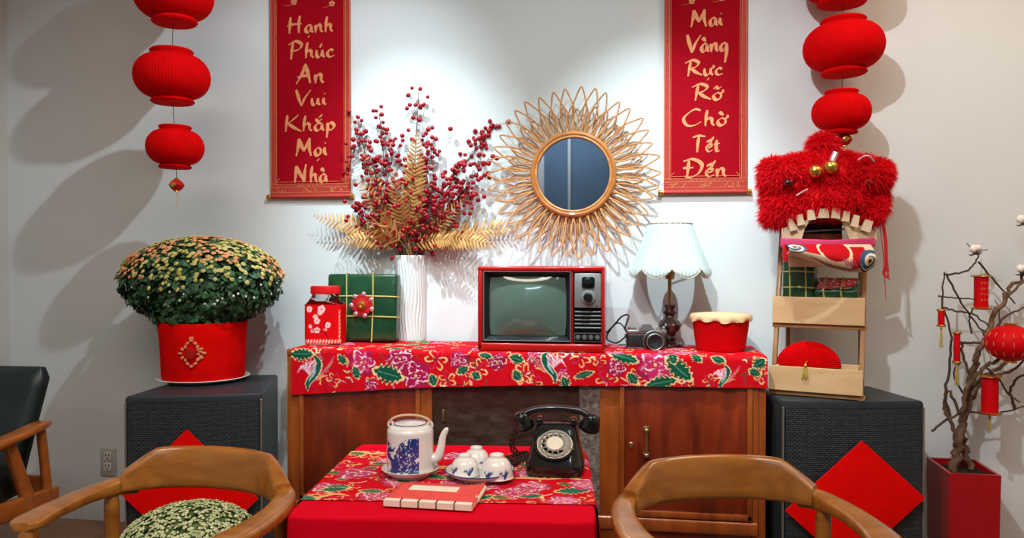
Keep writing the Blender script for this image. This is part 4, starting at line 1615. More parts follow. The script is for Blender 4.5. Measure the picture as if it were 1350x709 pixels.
# thin silver line round the picture opening
g = G()
xa, xb, za, zb = tx(638), tx(753), tz(443), tz(352)
for (x, z, sx, sz) in (((xa + xb) / 2, za, xb - xa, .003), ((xa + xb) / 2, zb, xb - xa, .003), (xa, (za + zb) / 2, .003, zb - za), (xb, (za + zb) / 2, .003, zb - za)):
    g.box((x, -.003, z), (sx + .002, .004, sz), .0008, seg=1)
g.build('bezel_line', 'tv_grey', tv)
# sloping black mask
si = (tx(645), tx(746), tz(437), tz(359))
v0 = [(xa, -.002, za), (xb, -.002, za), (xb, -.002, zb), (xa, -.002, zb)]
v1 = [(si[0], .022, si[2]), (si[1], .022, si[2]), (si[1], .022, si[3]), (si[0], .022, si[3])]
G().add(v0 + v1, [(i, (i + 1) % 4, 4 + (i + 1) % 4, 4 + i) for i in range(4)]).build('screen_mask', 'tv_black', tv, 0)
# bulging tube face, superelliptic outline


def scr(u, v):
    a, b = 2 * u - 1, 2 * v - 1
    q = 1 / (1 + .055 * (a * a * b * b))
    x = lerp(si[0], si[1], .5 + .5 * a * (1 - .035 * b * b) * 1.02)
    z = lerp(si[2], si[3], .5 + .5 * b * (1 - .045 * a * a) * 1.02)
    return (x, .020 - .020 * (1 - a * a) * (1 - b * b) ** .8 if abs(b) < 1 else .020, z)


grid_obj('screen', 30, 24, scr, 'tv_screen', tv)
# control column
pa, pb = tx(758), tx(792.5)
pl = G().box(((pa + pb) / 2, .004, (tz(354) + tz(399)) / 2), (pb - pa, .012, tz(354) - tz(399)), .003).build('control_plate', 'tv_silver', tv)
G().box((tx(776), -.002, tz(366)), (.045, .004, .040), .018 * .4).build('dial_window', 'tv_black', pl)
for (px, py, r, m1) in ((776, 365, .017, 'tv_black'), (776, 385, .026, 'tv_silver')):
    Mx = Matrix.Translation((tx(px), -.002, tz(py))) @ MX
    d = G().lathe([(r, 0), (r, .006), (r * .94, .009), (r * .8, .010), (.0001, .010)], 32, M=Mx, cap=False).build('dial', m1, tv)
    G().lathe([(r * .62, .009), (r * .62, .020), (r * .5, .023), (.0001, .023)], 24, M=Mx, cap=False, rf=lambda r_, z_, a: (r_ * (1 + .03 * math.cos(18 * a)), z_)).build('knob', 'tv_black', d)
G().box((tx(787), -.003, tz(396)), (.005, .003, .005), .001).build('indicator', 'slot', pl)
for k in range(5):
    zc_ = tz(404.5 + k * 5.2)
    G().box(((pa + pb) / 2, .006, zc_), (pb - pa, .010, .0062), .0015, seg=1).build('grille_slat', 'tv_grey', tv)
for k in range(6):
    G().box((lerp(pa, pb, (k + .5) / 6), .010, (tz(402) + tz(428)) / 2), (.003, .006, tz(402) - tz(428)), 0).build('grille_rib', 'tv_black', tv, 0)
pn = G().box(((pa + pb) / 2, .006, (tz(432) + tz(443)) / 2), (pb - pa, .010, tz(432) - tz(443)), .002).build('knob_panel', 'tv_black', tv)
g = G()
for (x, z, sx, sz) in (((pa + pb) / 2, tz(432), pb - pa, .002), ((pa + pb) / 2, tz(443), pb - pa, .002), (pa, tz(437.5), .002, .03), (pb, tz(437.5), .002, .03)):
    g.box((x, .001, z), (sx, .004, sz), 0)
g.build('panel_outline', 'tv_grey', pn, 0)
for k in range(4):
    Mx = Matrix.Translation((lerp(pa, pb, (k + .55) / 4.1), .002, tz(437.5))) @ MX
    G().lathe([(.009, 0), (.008, .008), (.0001, .009)], 14, M=Mx, cap=False, rf=lambda r_, z_, a: (r_ * (1 + .1 * math.cos(6 * a)), z_)).build('knob', 'tv_grey', tv)
for sx in (-1, 1):
    for yy in (.05, td - .05):
        G().lathe([(.012, 0), (.012, .012)], 12, c=(sx * (tw / 2 - .05), yy, 0)).build('foot', 'tv_black', tv)

# ---- white vase
vy = 2.86
vb = on_y(542, 449, vy)
vloc = on_z(542, 447.5, CT)
kv = k_at(vloc)
vase = thing('vase', 'tall white cylindrical vase with rippled surface holding berries and gilded ferns', 'vase', vloc)
vh = 111 * kv
vr = 20 * kv


def vf(r, z, a):
    if r < vr * .9:
        return r, z
    return r * (1 + .03 * math.sin(a * 30 + 2.2 * math.sin(z * 26 + 1.5 * math.cos(a * 2)))), z


prof = [(.0001, 0), (vr * .95, 0)] + [(vr * (.96 + .05 * i / 36), .004 + (vh - .006) * i / 36) for i in range(37)] + [(vr * .99, vh), (vr * .88, vh), (vr * .86, vh * .5), (vr * .85, .02), (.0001, .02)]
G().lathe(prof, 160, rf=vf, cap=False).build('body', 'vase', vase, 80)

# ---- berries and ferns standing in the vase
VT = Vector((vloc.x, vloc.y, CT + vh))
berry_me = G().sphere((0, 0, 0), 1.0, 10, 7).mesh('berry', 'berry', 80)
rb = random.Random(5)


def px_pt(px, py, dy):
    return on_y(px, py, vloc.y + dy)


def branch_path(tip, dy, bx=0, bend=0.0):
    b0 = Vector((VT.x + bx, VT.y + rb.uniform(-.02, .02), VT.z - .22))
    b1 = Vector((VT.x + bx * 1.6, VT.y + dy * .1, VT.z + .01))
    e = px_pt(tip[0], tip[1], dy)
    mid = b1.lerp(e, .5) + Vector((bend, 0, .03))
    return crom([b0, b1, mid, e], 7)


BR = [((472, 160), -.02, -.03, -.03, 30, 'berry branch reaching toward the left couplet scroll'),
      ((500, 150), -.05, -.02, -.02, 34, ''), ((527, 150), .02, -.01, -.01, 34, ''), ((552, 122), -.04, .0, .0, 30, ''),
      ((588, 158), .03, .01, .0, 32, ''), ((655, 163), .0, .02, -.02, 20, ''), ((645, 208), -.06, .03, .01, 34, ''),
      ((604, 222), -.09, .02, .01, 34, ''), ((468, 268), -.05, -.03, -.02, 26, ''), ((488, 205), -.10, -.02, -.02, 32, ''), ((545, 215), -.11, .0, .0, 36, ''), ((512, 178), .03, -.015, -.02, 32, ''), ((572, 185), -.06, .01, .0, 30, ''), ((620, 250), -.04, .02, .0, 30, ''), ((495, 262), -.12, -.02, -.02, 30, ''), ((585, 278), -.13, .015, .0, 26, '')]
BLAB = ['berry stem leaning far toward the scroll ending in Nhà', 'upright berry stem beside the scroll ending in Nhà', 'densely fruited berry stem rising behind the central fern',
        'tallest red berry stem of the bouquet', 'berry stem with spray of berries beside the tallest stem', 'long thin berry stem leaning toward the sunburst mirror, few berries at tip',
        'heavily fruited berry stem leaning toward the sunburst mirror', 'short dense berry stem on the mirror side of the bouquet', 'low drooping berry stem below the scroll ending in Nhà',
        'dense berry stem on the scroll side of the bouquet', 'dense berry stem in the heart of the bouquet', 'berry stem standing just behind the upright fern on the scroll side', 'berry stem rising between the upright fern and the mirror',
        'low spreading berry stem over the mirror side ferns', 'low berry stem in front of the scroll side ferns', 'short low berry stem just above the vase on the mirror side']
for (tip, dy, bx, bend, n, _), lab in zip(BR, BLAB):
    pth = branch_path(tip, dy, bx, bend)
    b0 = pth[0]
    t = thing('berry_stem', lab, 'berry branch', b0, 0, 'red berry stems in the white vase')
    st = G().tube([p - b0 for p in pth], [lerp(.0035, .0012, i / len(pth)) for i in range(len(pth))], 5)
    n = int(n * 1.9)
    start = .42 if n > 42 else .80
    if lab.startswith('short dense'):
        start = .55
    bl = []
    for q in range(n):
        f = start + (1 - start) * (q + rb.random()) / n
        ii = f * (len(pth) - 1)
        i0 = min(int(ii), len(pth) - 2)
        p = pth[i0].lerp(pth[i0 + 1], ii - i0)
        sp_ = .072 if f < .85 else .032
        off = Vector((rb.gauss(0, 1) * sp_ * .7, rb.gauss(0, 1) * sp_ * .55, rb.gauss(0, 1) * sp_ * .6 + .008))
        if (p + off).y > WALL_Y - .03:
            off.y = 0
        st.tube([p - b0, p + off * .6 + Vector((0, 0, -.004)) - b0, p + off - b0], .0007, 3)
        bl.append((p + off - b0, rb.uniform(.0080, .0108)))
    st.build('stem', 'stem', t)
    for (p, r) in bl:
        inst('berry', berry_me, t, Matrix.Translation(p) @ Matrix.Diagonal((r, r, r * .95, 1)))


def leaflet_mesh():
    vs, fs = [], []
    n = 5
    for i in range(n + 1):
        f = i / n
        w = .10 * math.sin(PI * min(1, f * .86 + .14)) ** .8
        vs += [(f, w, -.10 * f * f), (f, 0, -.10 * f * f + .03), (f, -w, -.10 * f * f)]
    for i in range(n):
        a = i * 3
        fs += [(a, a + 1, a + 4, a + 3), (a + 1, a + 2, a + 5, a + 4)]
    return G().add(vs, fs).mesh('leaflet', 'fern_gold', 60)


leaf_me = leaflet_mesh()


def fern(tip, dy, base, lab, L, n, bend=(0, 0, 0), wide=1.0):
    """base: None for the vase mouth, or a pixel"""
    b0 = Vector((VT.x, VT.y + rb.uniform(-.015, .015), VT.z - .20)) if base is None else px_pt(base[0], base[1], dy * .5)
    e = px_pt(tip[0], tip[1], dy)
    b1 = Vector((VT.x + rb.uniform(-.015, .015), VT.y + dy * .15, VT.z + .012))
    mid = b1.lerp(e, .5) + Vector(bend)
    pth = crom([b0, b1, mid, e], 8)
    t = thing('gilded_fern', lab, 'dried fern', b0, 0, 'gilded fern fronds in the white vase')
    G().tube([p - b0 for p in pth], [lerp(.0028, .0007, i / len(pth)) for i in range(len(pth))], 5).build('stem', 'fern_gold', t)
    N = len(pth)
    for q in range(n):
        f = lerp(.47, .99, q / (n - 1))
        ii = f * (N - 1)
        i0 = min(int(ii), N - 2)
        p = pth[i0].lerp(pth[i0 + 1], ii - i0)
        tn = (pth[i0 + 1] - pth[i0]).normalized()
        view = Vector((0, -1, .25)).normalized()
        sd = tn.cross(view).normalized()
        up = sd.cross(tn).normalized()
        g_ = (q / (n - 1))
        ln = L * (math.sin(PI * (.18 + .80 * g_)) ** .7 * .9 + .1) * (1.15 - .45 * g_)
        for s in (-1, 1):
            d = (sd * s * wide + tn * .62 + up * rb.uniform(-.25, .25)).normalized()
            zz = (up + d * rb.uniform(-.1, .1)).normalized()
            yv = zz.cross(d).normalized()
            zz = d.cross(yv)
            M = Matrix((d, yv, zz)).transposed().to_4x4()
            pp = p - b0
            end = p + d * ln
            l_ = ln if end.y < WALL_Y - .01 else ln * .5
            inst('leaflet', leaf_me, t, Matrix.Translation(pp) @ M @ Matrix.Diagonal((l_, l_ * 1.15, l_, 1)))


FERNS = [((413, 284), -.06, .062, 20, (0, 0, .02), 'gilded fern frond drooping below the scroll ending in Nhà'),
         ((446, 318), -.10, .055, 16, (0, 0, .03), 'short gilded fern frond drooping over the wrapped cake'),
         ((549, 172), -.17, .066, 26, (0, 0, .0), 'upright gilded fern frond in the middle of the bouquet'),
         ((478, 196), -.09, .05, 18, (-.02, 0, .0), 'upright gilded fern frond among berries beside the scroll'),
         ((518, 222), -.18, .056, 18, (-.01, 0, .0), 'broad gilded fern frond in front of the berries'),
         ((470, 236), -.15, .05, 16, (-.01, 0, .02), 'gilded fern frond fanning out under the berries'),
         ((498, 296), -.17, .075, 16, (-.03, -.02, .04), 'short gilded fern frond curling over the vase rim'),
         ((668, 250), .02, .060, 22, (-.02, 0, .03), 'gilded fern frond leaning back toward the sunburst mirror'),
         ((697, 296), -.03, .062, 24, (.0, 0, .025), 'long gilded fern frond reaching out above the television'),
         ((655, 325), -.10, .060, 20, (.0, 0, .045), 'gilded fern frond drooping toward the television'),
         ((612, 262), -.10, .05, 16, (.0, 0, .0), 'gilded fern frond under the berries on the mirror side'),
         ((598, 318), -.12, .05, 14, (.02, -.01, .03), 'short gilded fern frond hanging over the vase on the mirror side')]
for tip, dy, L, n, bend, lab in FERNS:
    fern(tip, dy, None, lab, L, n, bend)

# ---- wrapped square cake leaning on the wall
def string_box(g, sx, sy, sz, c, M, cuts_x, cuts_z, r=.003):
    """strings wound round a slab of width sx, depth sy, height sz"""
    for fx in cuts_x:
        x = c[0] + (fx - .5) * sx
        y0, y1, z0_, z1_ = c[1] - sy / 2 - r * .3, c[1] + sy / 2 + r * .3, c[2] - sz / 2 - r * .3, c[2] + sz / 2 + r * .3
        g.tube([(x, y0, z0_), (x + .003, y0, c[2]), (x, y0, z1_), (x, y1, z1_), (x, y1, z0_)], r, 6, closed=True, M=M)
    for fz in cuts_z:
        z = c[2] + (fz - .5) * sz
        x0, x1 = c[0] - sx / 2 - r * .3, c[0] + sx / 2 + r * .3
        y0, y1 = c[1] - sy / 2 - r * .3, c[1] + sy / 2 + r * .3
        g.tube([(x0, y0, z), (c[0], y0, z + .003), (x1, y0, z), (x1, y1, z), (x0, y1, z)], r, 6, closed=True, M=M)
    return g


ca = on_y(478, 446, 2.93)
kc = k_at(ca)
cs = 95 * kc
ck = thing('wrapped_square_cake', 'large square green wrapped rice cake with round ornament leaning behind the glass jar', 'rice cake', (ca.x, 2.945, CT))
tilt = Matrix.Rotation(R(-4), 4, 'X')
MM = Matrix.Translation((0, 0, cs * .93 / 2 + .004)) @ tilt
g = G()
g.m = MM
g.box((0, 0, 0), (cs, .06, cs * .93), .012, seg=3)
g.build('leaf_wrapping', 'banana_leaf', ck, 50)
g = G()
string_box(g, cs, .06, cs * .93, (0, 0, 0), MM, (.28, .66), (.36, .66), .0032)
g.build('string', 'string', ck)
kp = on_y(477, 402, 2.90)
em = Matrix.Translation((kp.x - ca.x, -.040, kp.z - CT)) @ MX
bd = G().lathe([(.040, 0), (.040, .004), (.032, .007), (.028, .006), (.020, .010), (.0001, .011)], 28, M=em, cap=False, rf=lambda r, z, a: (r * (1 + (.12 * math.cos(7 * a) if r > .035 else 0)), z)).build('ornament', 'lantern_dark', ck)
G().lathe([(.018, .008), (.016, .014), (.008, .016), (.0001, .013)], 20, M=em, cap=False).build('ornament_center', 'gold', bd)
g = G()
for k in range(7):
    a = k * 2 * PI / 7 + .5
    g.sphere((.044 * math.cos(a), -.003, .044 * math.sin(a)), (.010, .004, .010), 8, 6, M=Matrix.Translation((kp.x - ca.x, -.042, kp.z - CT)))
o = g.build('ornament_beads', 'glitter', bd)
o['kind'] = 'stuff'

# ---- glass jar wrapped in red paper
jl = on_y(429, 343, 2.862)
jl.z = CT
kj = k_at(jl)
jar = thing('candy_jar', 'square glass candy jar with red lid and red blossom paper', 'jar', jl, R(5))
jar.scale = (1, .62, 1)
jw = 50 * kj


def sq(n, hw_, rad):
    out = []
    for (sx, sy, a0) in ((1, 1, 0), (-1, 1, 90), (-1, -1, 180), (1, -1, 270)):
        for i in range(n):
            a = R(a0 + 90 * i / (n - 1))
            out.append((sx * (hw_ - rad) + rad * math.cos(a), sy * (hw_ - rad) + rad * math.sin(a)))
    return out


def sqloft(levels, m, name, parent, n=8, capb=True, capt=False):
    vs, fs = [], []
    N = 4 * n
    for (hw_, rad, z) in levels:
        vs += [(p[0], p[1], z) for p in sq(n, hw_, rad)]
    for i in range(len(levels) - 1):
        for k in range(N):
            k2 = (k + 1) % N
            fs.append((i * N + k, i * N + k2, (i + 1) * N + k2, (i + 1) * N + k))
    if capb:
        fs.append(tuple(range(N - 1, -1, -1)))
    if capt:
        fs.append(tuple(range((len(levels) - 1) * N, len(levels) * N)))
    return G().add(vs, fs).build(name, m, parent, 50)


h1 = 52 * kj
hn = 66 * kj
hr = jw * .47
sqloft([(hr, .02, .001), (hr + .001, .022, .004), (hr + .001, .022, h1), (hr * .92, .04, h1 + .012), (hr * .76, hr * .7, hn - .010), (hr * .74, hr * .73, hn)], 'jar_glass', 'glass', jar)
# paper round the body, with its printed plum branch
hp_ = hr + .0025
per = sq(14, hp_, .022)
NPER = len(per)
seg = [0]
for i in range(NPER):
    a, b = per[i], per[(i + 1) % NPER]
    seg.append(seg[-1] + math.hypot(b[0] - a[0], b[1] - a[1]))
LEN = seg[-1]


def per_at(s):
    s %= LEN
    i = int(np.searchsorted(seg, s, side='right') - 1)
    i = min(i, NPER - 1)
    f = (s - seg[i]) / max(1e-9, seg[i + 1] - seg[i])
    a, b = per[i], per[(i + 1) % NPER]
    return lerp(a[0], b[0], f), lerp(a[1], b[1], f)


NU_, NV_ = 240, 60


def paper_pos(u, v):
    x, y_ = per_at(u * LEN)
    return (x, y_, .004 + v * (h1 - .004))


S = np.tile(np.arange(NU_) / NU_ * LEN, NV_ + 1)
T = np.repeat(np.arange(NV_ + 1) / NV_ * h1, NU_)
P = Paint(S, T, 'd2070f')
fs0 = min(range(NU_), key=lambda i: abs(per_at(i / NU_ * LEN)[0]) + (per_at(i / NU_ * LEN)[1] + hp_) * 9) / NU_ * LEN
for (px, py, r) in ((410, 404, 4), (426, 404, 5.2), (418, 414, 3.2), (420, 420, 4), (434, 425, 4), (420, 432, 4), (411, 427, 2.3), (414, 433, 2.3), (431, 431, 2.2), (424, 409, 3)):
    s_, t_ = fs0 + (px - 427) * kj, (450 - py) * kj
    for q in range(5):
        a = q * 1.2566 + px
        i = P.near(s_, t_, r * kj * 1.4)
        P.fill(i, np.hypot(P.S[i] - s_ - r * kj * .55 * math.cos(a), P.T[i] - t_ - r * kj * .55 * math.sin(a)) < r * kj * .5, 'f0c6c4')
    i = P.near(s_, t_, r * kj * .35)
    P.fill(i, np.hypot(P.S[i] - s_, P.T[i] - t_) < r * kj * .25, 'd0505a')
P.stroke([(fs0 + .028, .002), (fs0 + .014, .040), (fs0 + .010, .075), (fs0 + .030, .11)], .0022, '7d1018')
P.stroke([(fs0 + .014, .040), (fs0 - .02, .055), (fs0 - .05, .05)], .0018, '7d1018')
for k in range(26):
    P.stroke([(fs0 - .07 + k * .006, .004 + .006 * (k % 2)), (fs0 - .067 + k * .006, .016 - .006 * (k % 2))], .0022, ('f0c8b8', 'e08a6a')[k % 2], False)
for k in range(16):
    P.stroke([(fs0 + .068, .012 + k * .008), (fs0 + .072, .016 + k * .008)], .0022, ('f0c8b8', 'e08a6a')[k % 2], False)
grid_obj('printed_paper', NU_, NV_, paper_pos, 'print_paper', jar, P.C, closed_u=True)
lid = G().lathe([(.0001, hn + .002), (hr * .80, hn - .002), (hr * .84, hn), (hr * .84, hn + .024), (hr * .80, hn + .030), (.0001, hn + .030)], 40, cap=False,
                rf=lambda r, z, a: (r * (1 + (.008 * math.cos(60 * a) if r > hr * .82 else 0)), z)).build('lid', 'red_lid', jar)

# ---- camera
ba = on_z(852, 459, CT)
kb = k_at(ba)
ph = thing('film_camera', 'old silver and black film camera lying before the table lamp', 'camera', ba, R(7))
bw, bh = 52 * kb, 24 * kb
G().box((0, 0, bh * .42), (bw, .045, bh * .84), .008, seg=3).build('body', 'cam_black', ph)
G().box((0, 0, bh * .04 + .0005), (bw * .99, .044, bh * .08), .002).build('base_plate', 'cam_silver', ph)
G().box((0, 0, bh * .93), (bw, .043, bh * .22), .005).build('top_plate', 'cam_silver', ph)
g = G().add([(-.032, -.024, bh), (.030, -.024, bh), (.030, .018, bh), (-.032, .018, bh), (-.015, -.022, bh + .022), (.014, -.022, bh + .022), (.012, .014, bh + .022), (-.013, .014, bh + .022)],
            [(0, 1, 5, 4), (1, 2, 6, 5), (2, 3, 7, 6), (3, 0, 4, 7), (4, 5, 6, 7), (3, 2, 1, 0)])
g.build('viewfinder_hump', 'cam_silver', ph, 0)
lm = Matrix.Translation((bw * .16, -.022, bh * .44)) @ MX
le = G().lathe([(.038, 0), (.038, .006), (.031, .008), (.031, .022), (.029, .024), (.029, .034), (.026, .036), (.024, .033), (.0001, .028)], 36, M=lm, cap=False).build('lens_barrel', 'cam_black', ph)
G().lathe([(.0001, .0285), (.020, .0295), (.0225, .032)], 28, M=lm, cap=False).build('lens_glass', 'lens_glass', le)
for (r0, zz) in ((.0385, .005), (.0295, .034)):
    G().tube([lm @ Vector((r0 * math.cos(a), r0 * math.sin(a), zz)) for a in np.linspace(0, 2 * PI, 37)[:-1]], .0016, 6, closed=True).build('lens_ring', 'cam_silver', le)
for (x, r, h_) in ((-.055, .013, .008), (.048, .010, .006), (.066, .007, .010), (-.034, .006, .005)):
    G().lathe([(r, bh * 1.03), (r, bh * 1.03 + h_), (r * .8, bh * 1.03 + h_ + .002), (.0001, bh * 1.03 + h_ + .002)], 18, c=(x, .004, 0), cap=False, rf=lambda r_, z_, a: (r_ * (1 + .03 * math.cos(16 * a)), z_)).build('knob', 'cam_silver', ph)
for s in (-1, 1):
    G().tube([(s * bw * .5, 0, bh * .78), (s * (bw * .5 + .008), 0, bh * .76), (s * (bw * .5 + .004), 0, bh * .66)], .0016, 6).build('strap_lug', 'cam_silver', ph)


def strap_pts(seq):
    Mi = (Matrix.Translation(ba) @ Matrix.Rotation(R(7), 4, 'Z')).inverted()
    out = []
    for (px, py, dy) in seq:
        out.append(Mi @ on_y(px, py, ba.y + dy))
    for q in out:
        q.z = max(q.z, .0035)
    return crom(out, 6)


G().tube(strap_pts([(827, 436, 0), (824, 432, 0), (829, 416, .01), (820, 417, .02), (808, 430, .03), (798, 440, .04)]), .0032, 6).build('strap', 'cam_black', ph)
G().tube(strap_pts([(826, 438, -.005), (820, 428, .01), (813, 426, .02), (805, 434, .03), (800, 446, .03), (812, 452, .01), (822, 446, 0), (826, 441, 0)]), .0030, 6).build('strap', 'cam_black', ph)

# ---- table lamp
lb = on_y(883, 343, 2.96)
lb.z = CT
kl = k_at(lb)
lamp = thing('table_lamp', 'table lamp with pleated pale scalloped shade and dark turned wooden stem', 'lamp', lb)


def lz(py):
    return (450.5 - py) * kl


G().lathe([(.0001, 0), (.050, 0), (.052, .004), (.050, .012), (.038, .016), (.026, .020), (.018, .026), (.0001, .03)], 32, cap=False).build('base', 'dark_turned', lamp)
G().lathe([(.018, .020), (.024, .028), (.030, .034), (.022, .042), (.030, .055), (.042, .072), (.044, .084), (.036, .098), (.022, .108), (.018, .118), (.026, .128), (.026, .134), (.017, .142), (.022, .152), (.024, .160), (.0001, .162)], 28, cap=False).build('stem', 'dark_turned', lamp)
G().tube([(0, 0, .155), (0, 0, lz(352) + .02)], .0075, 12).build('neck', 'brass', lamp)
sb, stp = lz(352), lz(289)
G().lathe([(.016, lz(362)), (.019, lz(358)), (.019, lz(346)), (.012, lz(342)), (.0001, lz(342))], 20, cap=False).build('bulb_holder', 'brass', lamp)
g = G().sphere((0, 0, lz(330)), (.028, .028, .036), 16, 10)
g.build('bulb', 'white_ceramic', lamp)
g = G()
for k in range(3):
    a = k * 2 * PI / 3
    g.tube([(0, 0, lz(300)), (28 * kl * math.cos(a), 28 * kl * math.sin(a), stp - .004)], .0018, 5)
g.tube([(0, 0, lz(342)), (0, 0, lz(300))], .002, 5)
g.build('shade_carrier', 'brass', lamp)
Rb, Rt = 53 * kl, 29 * kl
NS = 8


def shade_r(f, a):
    # f: 0 bottom .. 1 top ; concave bell flare, panel corners slightly proud
    r = Rt + (Rb - Rt) * ((1 - f) ** 1.15)
    c = abs(math.sin(a * NS / 2))
    return r * (1 - .025 * (1 - abs(math.cos(a * NS / 2))) * (1 - f) * 2) * (1 + .010 * math.sin(a * 64))


def shade_pos(u, v):
    a = u * 2 * PI + R(12)
    drop = 13 * kl * (abs(math.sin(a * NS / 2)) ** 1.4)
    zb_ = sb - 8 * kl + 14 * kl - (14 * kl - 0) * (abs(math.sin(a * NS / 2)) ** .8) + (14 * kl) * 0
    zb_ = sb - 7 * kl + 9 * kl * (abs(math.cos(a * NS / 2)) ** 1.5) * 0
    # scallops hang lower in the middle of each panel
    zb_ = sb - 12 * kl * abs(math.sin(a * NS / 2)) ** .9 + 4 * kl
    f = v
    z = lerp(zb_, stp, f)
    ff = (z - sb) / (stp - sb)
    r = shade_r(max(0, min(1, ff)), a)
    return (r * math.cos(a), r * math.sin(a), z)


sh = grid_obj('lamp_shade', 360, 16, shade_pos, 'shade', lamp, None, closed_u=True, smooth=80)
sm = sh.modifiers.new('thick', 'SOLIDIFY')
sm.thickness = .0025
sm.offset = -1
G().tube([shade_pos(i / 180, 0) for i in range(180)], .0026, 6, closed=True).build('shade_trim', 'shade_trim', sh)
G().tube([shade_pos(i / 90, 1) for i in range(90)], .0024, 6, closed=True).build('shade_trim', 'shade_trim', sh)

# ---- red gift tub with cloth lid
tl = on_z(950, 461, CT)
kt = k_at(tl)
tub = thing('gift_tub', 'round red tub with beige cloth covered lid beside the table lamp', 'tub', tl)
tr0, tr1, tth = 31.5 * kt, 37 * kt, 42 * kt
G().lathe([(.0001, .001), (tr0 * .97, .001), (tr0, .005), (tr1, tth), (.0001, tth)], 56, cap=False, rf=lambda r, z, a: (r * (1 + .004 * math.sin(a * 9)), z)).build('tub', 'red_satin', tub, 60)
G().lathe([(.0001, tth + .001), (tr1 * 1.0, tth + .001), (tr1 * 1.05, tth + .003), (tr1 * 1.06, tth + .010), (tr1 * 1.02, tth + .016), (tr1 * .6, tth + .019), (.0001, tth + .020)], 56, cap=False).build('lid', 'beige_lid', tub, 60)
g = G()
vs, fs = [], []
N = 120
for i in range(N):
    a = 2 * PI * i / N
    dr = .004 + .005 * (.5 + .5 * math.sin(a * 11)) + .004 * (math.sin(a * 4 + 1) > .4)
    for (r, z) in ((tr1 * 1.02, tth + .0165), (tr1 * 1.075, tth + .010), (tr1 * 1.085, tth - .002), (tr1 * (1.075 + .03 * math.sin(a * 11)), tth - dr)):
        vs.append((r * math.cos(a), r * math.sin(a), z))
for i in range(N):
    j = (i + 1) % N
    for q in range(3):
        fs.append((i * 4 + q, j * 4 + q, j * 4 + q + 1, i * 4 + q + 1))
G().add(vs, fs).build('lid_frill', 'beige_lid', tub, 70)


# ================================================================== THINGS ON THE TEA TABLE
# ---- rotary telephone
pf = on_z(731, 625, RZ)
kp_ = k_at(pf)
tel = thing('rotary_telephone', 'black rotary dial telephone with white dial on the table runner', 'telephone', (pf.x, pf.y, RZ), R(2))
# body: wedge lofted from the foot to the cradle; local -y faces the camera
secs = []
for (z, hw_, y0, y1) in ((0.0, .080, -.035, .150), (.006, .083, -.038, .152), (.030, .082, -.036, .150), (.040, .078, -.024, .148), (.060, .073, .004, .146),
                         (.085, .066, .038, .143), (.108, .060, .066, .139), (.118, .056, .080, .136), (.123, .046, .090, .128)):
    secs.append(((0, (y0 + y1) / 2, z), (1, 0, 0), (0, 1, 0), hw_, (y1 - y0) / 2))
G().loft(secs, 40, e=.42).build('body', 'phone_black', tel, 40)
# dial on the sloping face
sl = math.atan2(.108 - .040, .066 + .024)
dc = Vector((0, .020, .0755))
DM = Matrix.Translation(dc) @ Matrix.Rotation(sl, 4, 'X')
dp_ = G().lathe([(.0001, -.002), (.056, -.002), (.056, .004), (.053, .007), (.050, .005), (.0001, .005)], 48, M=DM, cap=False).build('dial_plate', 'phone_black', tel)
G().lathe([(.036, .0052), (.050, .0052), (.050, .0062), (.036, .0062)], 40, M=DM, cap=False).build('number_ring', 'phone_white', dp_)
g = G()
for k in range(10):
    a = R(60 + k * 27)
    for q in range(2):
        g.box((.0462 * math.cos(a) + rng.uniform(-.001, .001), .0462 * math.sin(a) + rng.uniform(-.001, .001), .0066), (.0022, .0045, .0006), 0, rot=(0, 0, a + q))
g.m = Matrix.Identity(4)
g.v = [tuple(DM @ Vector(v)) for v in g.v]
o = g.build('number_print', 'slot', dp_, 0)
o['kind'] = 'stuff'
wh = G()                                          # finger wheel: ring with ten finger holes (built as ring + spokes between holes)
n = 120
r0, r1, rh = .0225, .046, .0068
ang = [R(60 + k * 27) for k in range(10)]
for rad, w_ in ((.0245, .0035), (.0440, .0030)):
    wh.lathe([(rad - w_, .008), (rad + w_, .008), (rad + w_, .0105), (rad - w_, .0105), (rad - w_, .008)], 48, M=DM, cap=False)
for k in range(10):
    ca_, sa_ = math.cos(ang[k]), math.sin(ang[k])
    cc = (.0345 * ca_, .0345 * sa_)
    wh.lathe([(.0068, .008), (.0092, .008), (.0092, .0105), (.0068, .0105), (.0068, .008)], 16, M=DM @ Matrix.Translation((cc[0], cc[1], 0)), cap=False)
pts = []
for i in range(13):
    a = lerp(ang[-1] + R(14), ang[0] + 2 * PI - R(14), i / 12)
    pts.append(a)
vs = [(r * math.cos(a), r * math.sin(a), z) for z in (.008, .0105) for a in pts for r in (.026, .043)]
fs = []
for i in range(12):
    b = i * 2
    fs += [(b, b + 1, b + 3, b + 2), (26 + b, 26 + b + 2, 26 + b + 3, 26 + b + 1)]
wh.add(vs, fs, DM)
wh.build('finger_wheel', 'phone_grey', dp_)
G().lathe([(.0001, .0125), (.019, .0125), (.023, .0108), (.023, .008), (.0001, .008)], 32, M=DM, cap=False).build('dial_center', 'phone_white', dp_)
G().box((0, 0, 0), (.004, .014, .002), .0008, seg=1, rot=DM @ Matrix.Translation((.047, -.016, .009)) @ Matrix.Rotation(R(60), 4, 'Z')).build('finger_stop', 'steel', dp_)
# cradle prongs
for s in (-1, 1):
    G().box((s * .050, .108, .128), (.020, .055, .022), .006, seg=3).build('cradle', 'phone_black', tel)
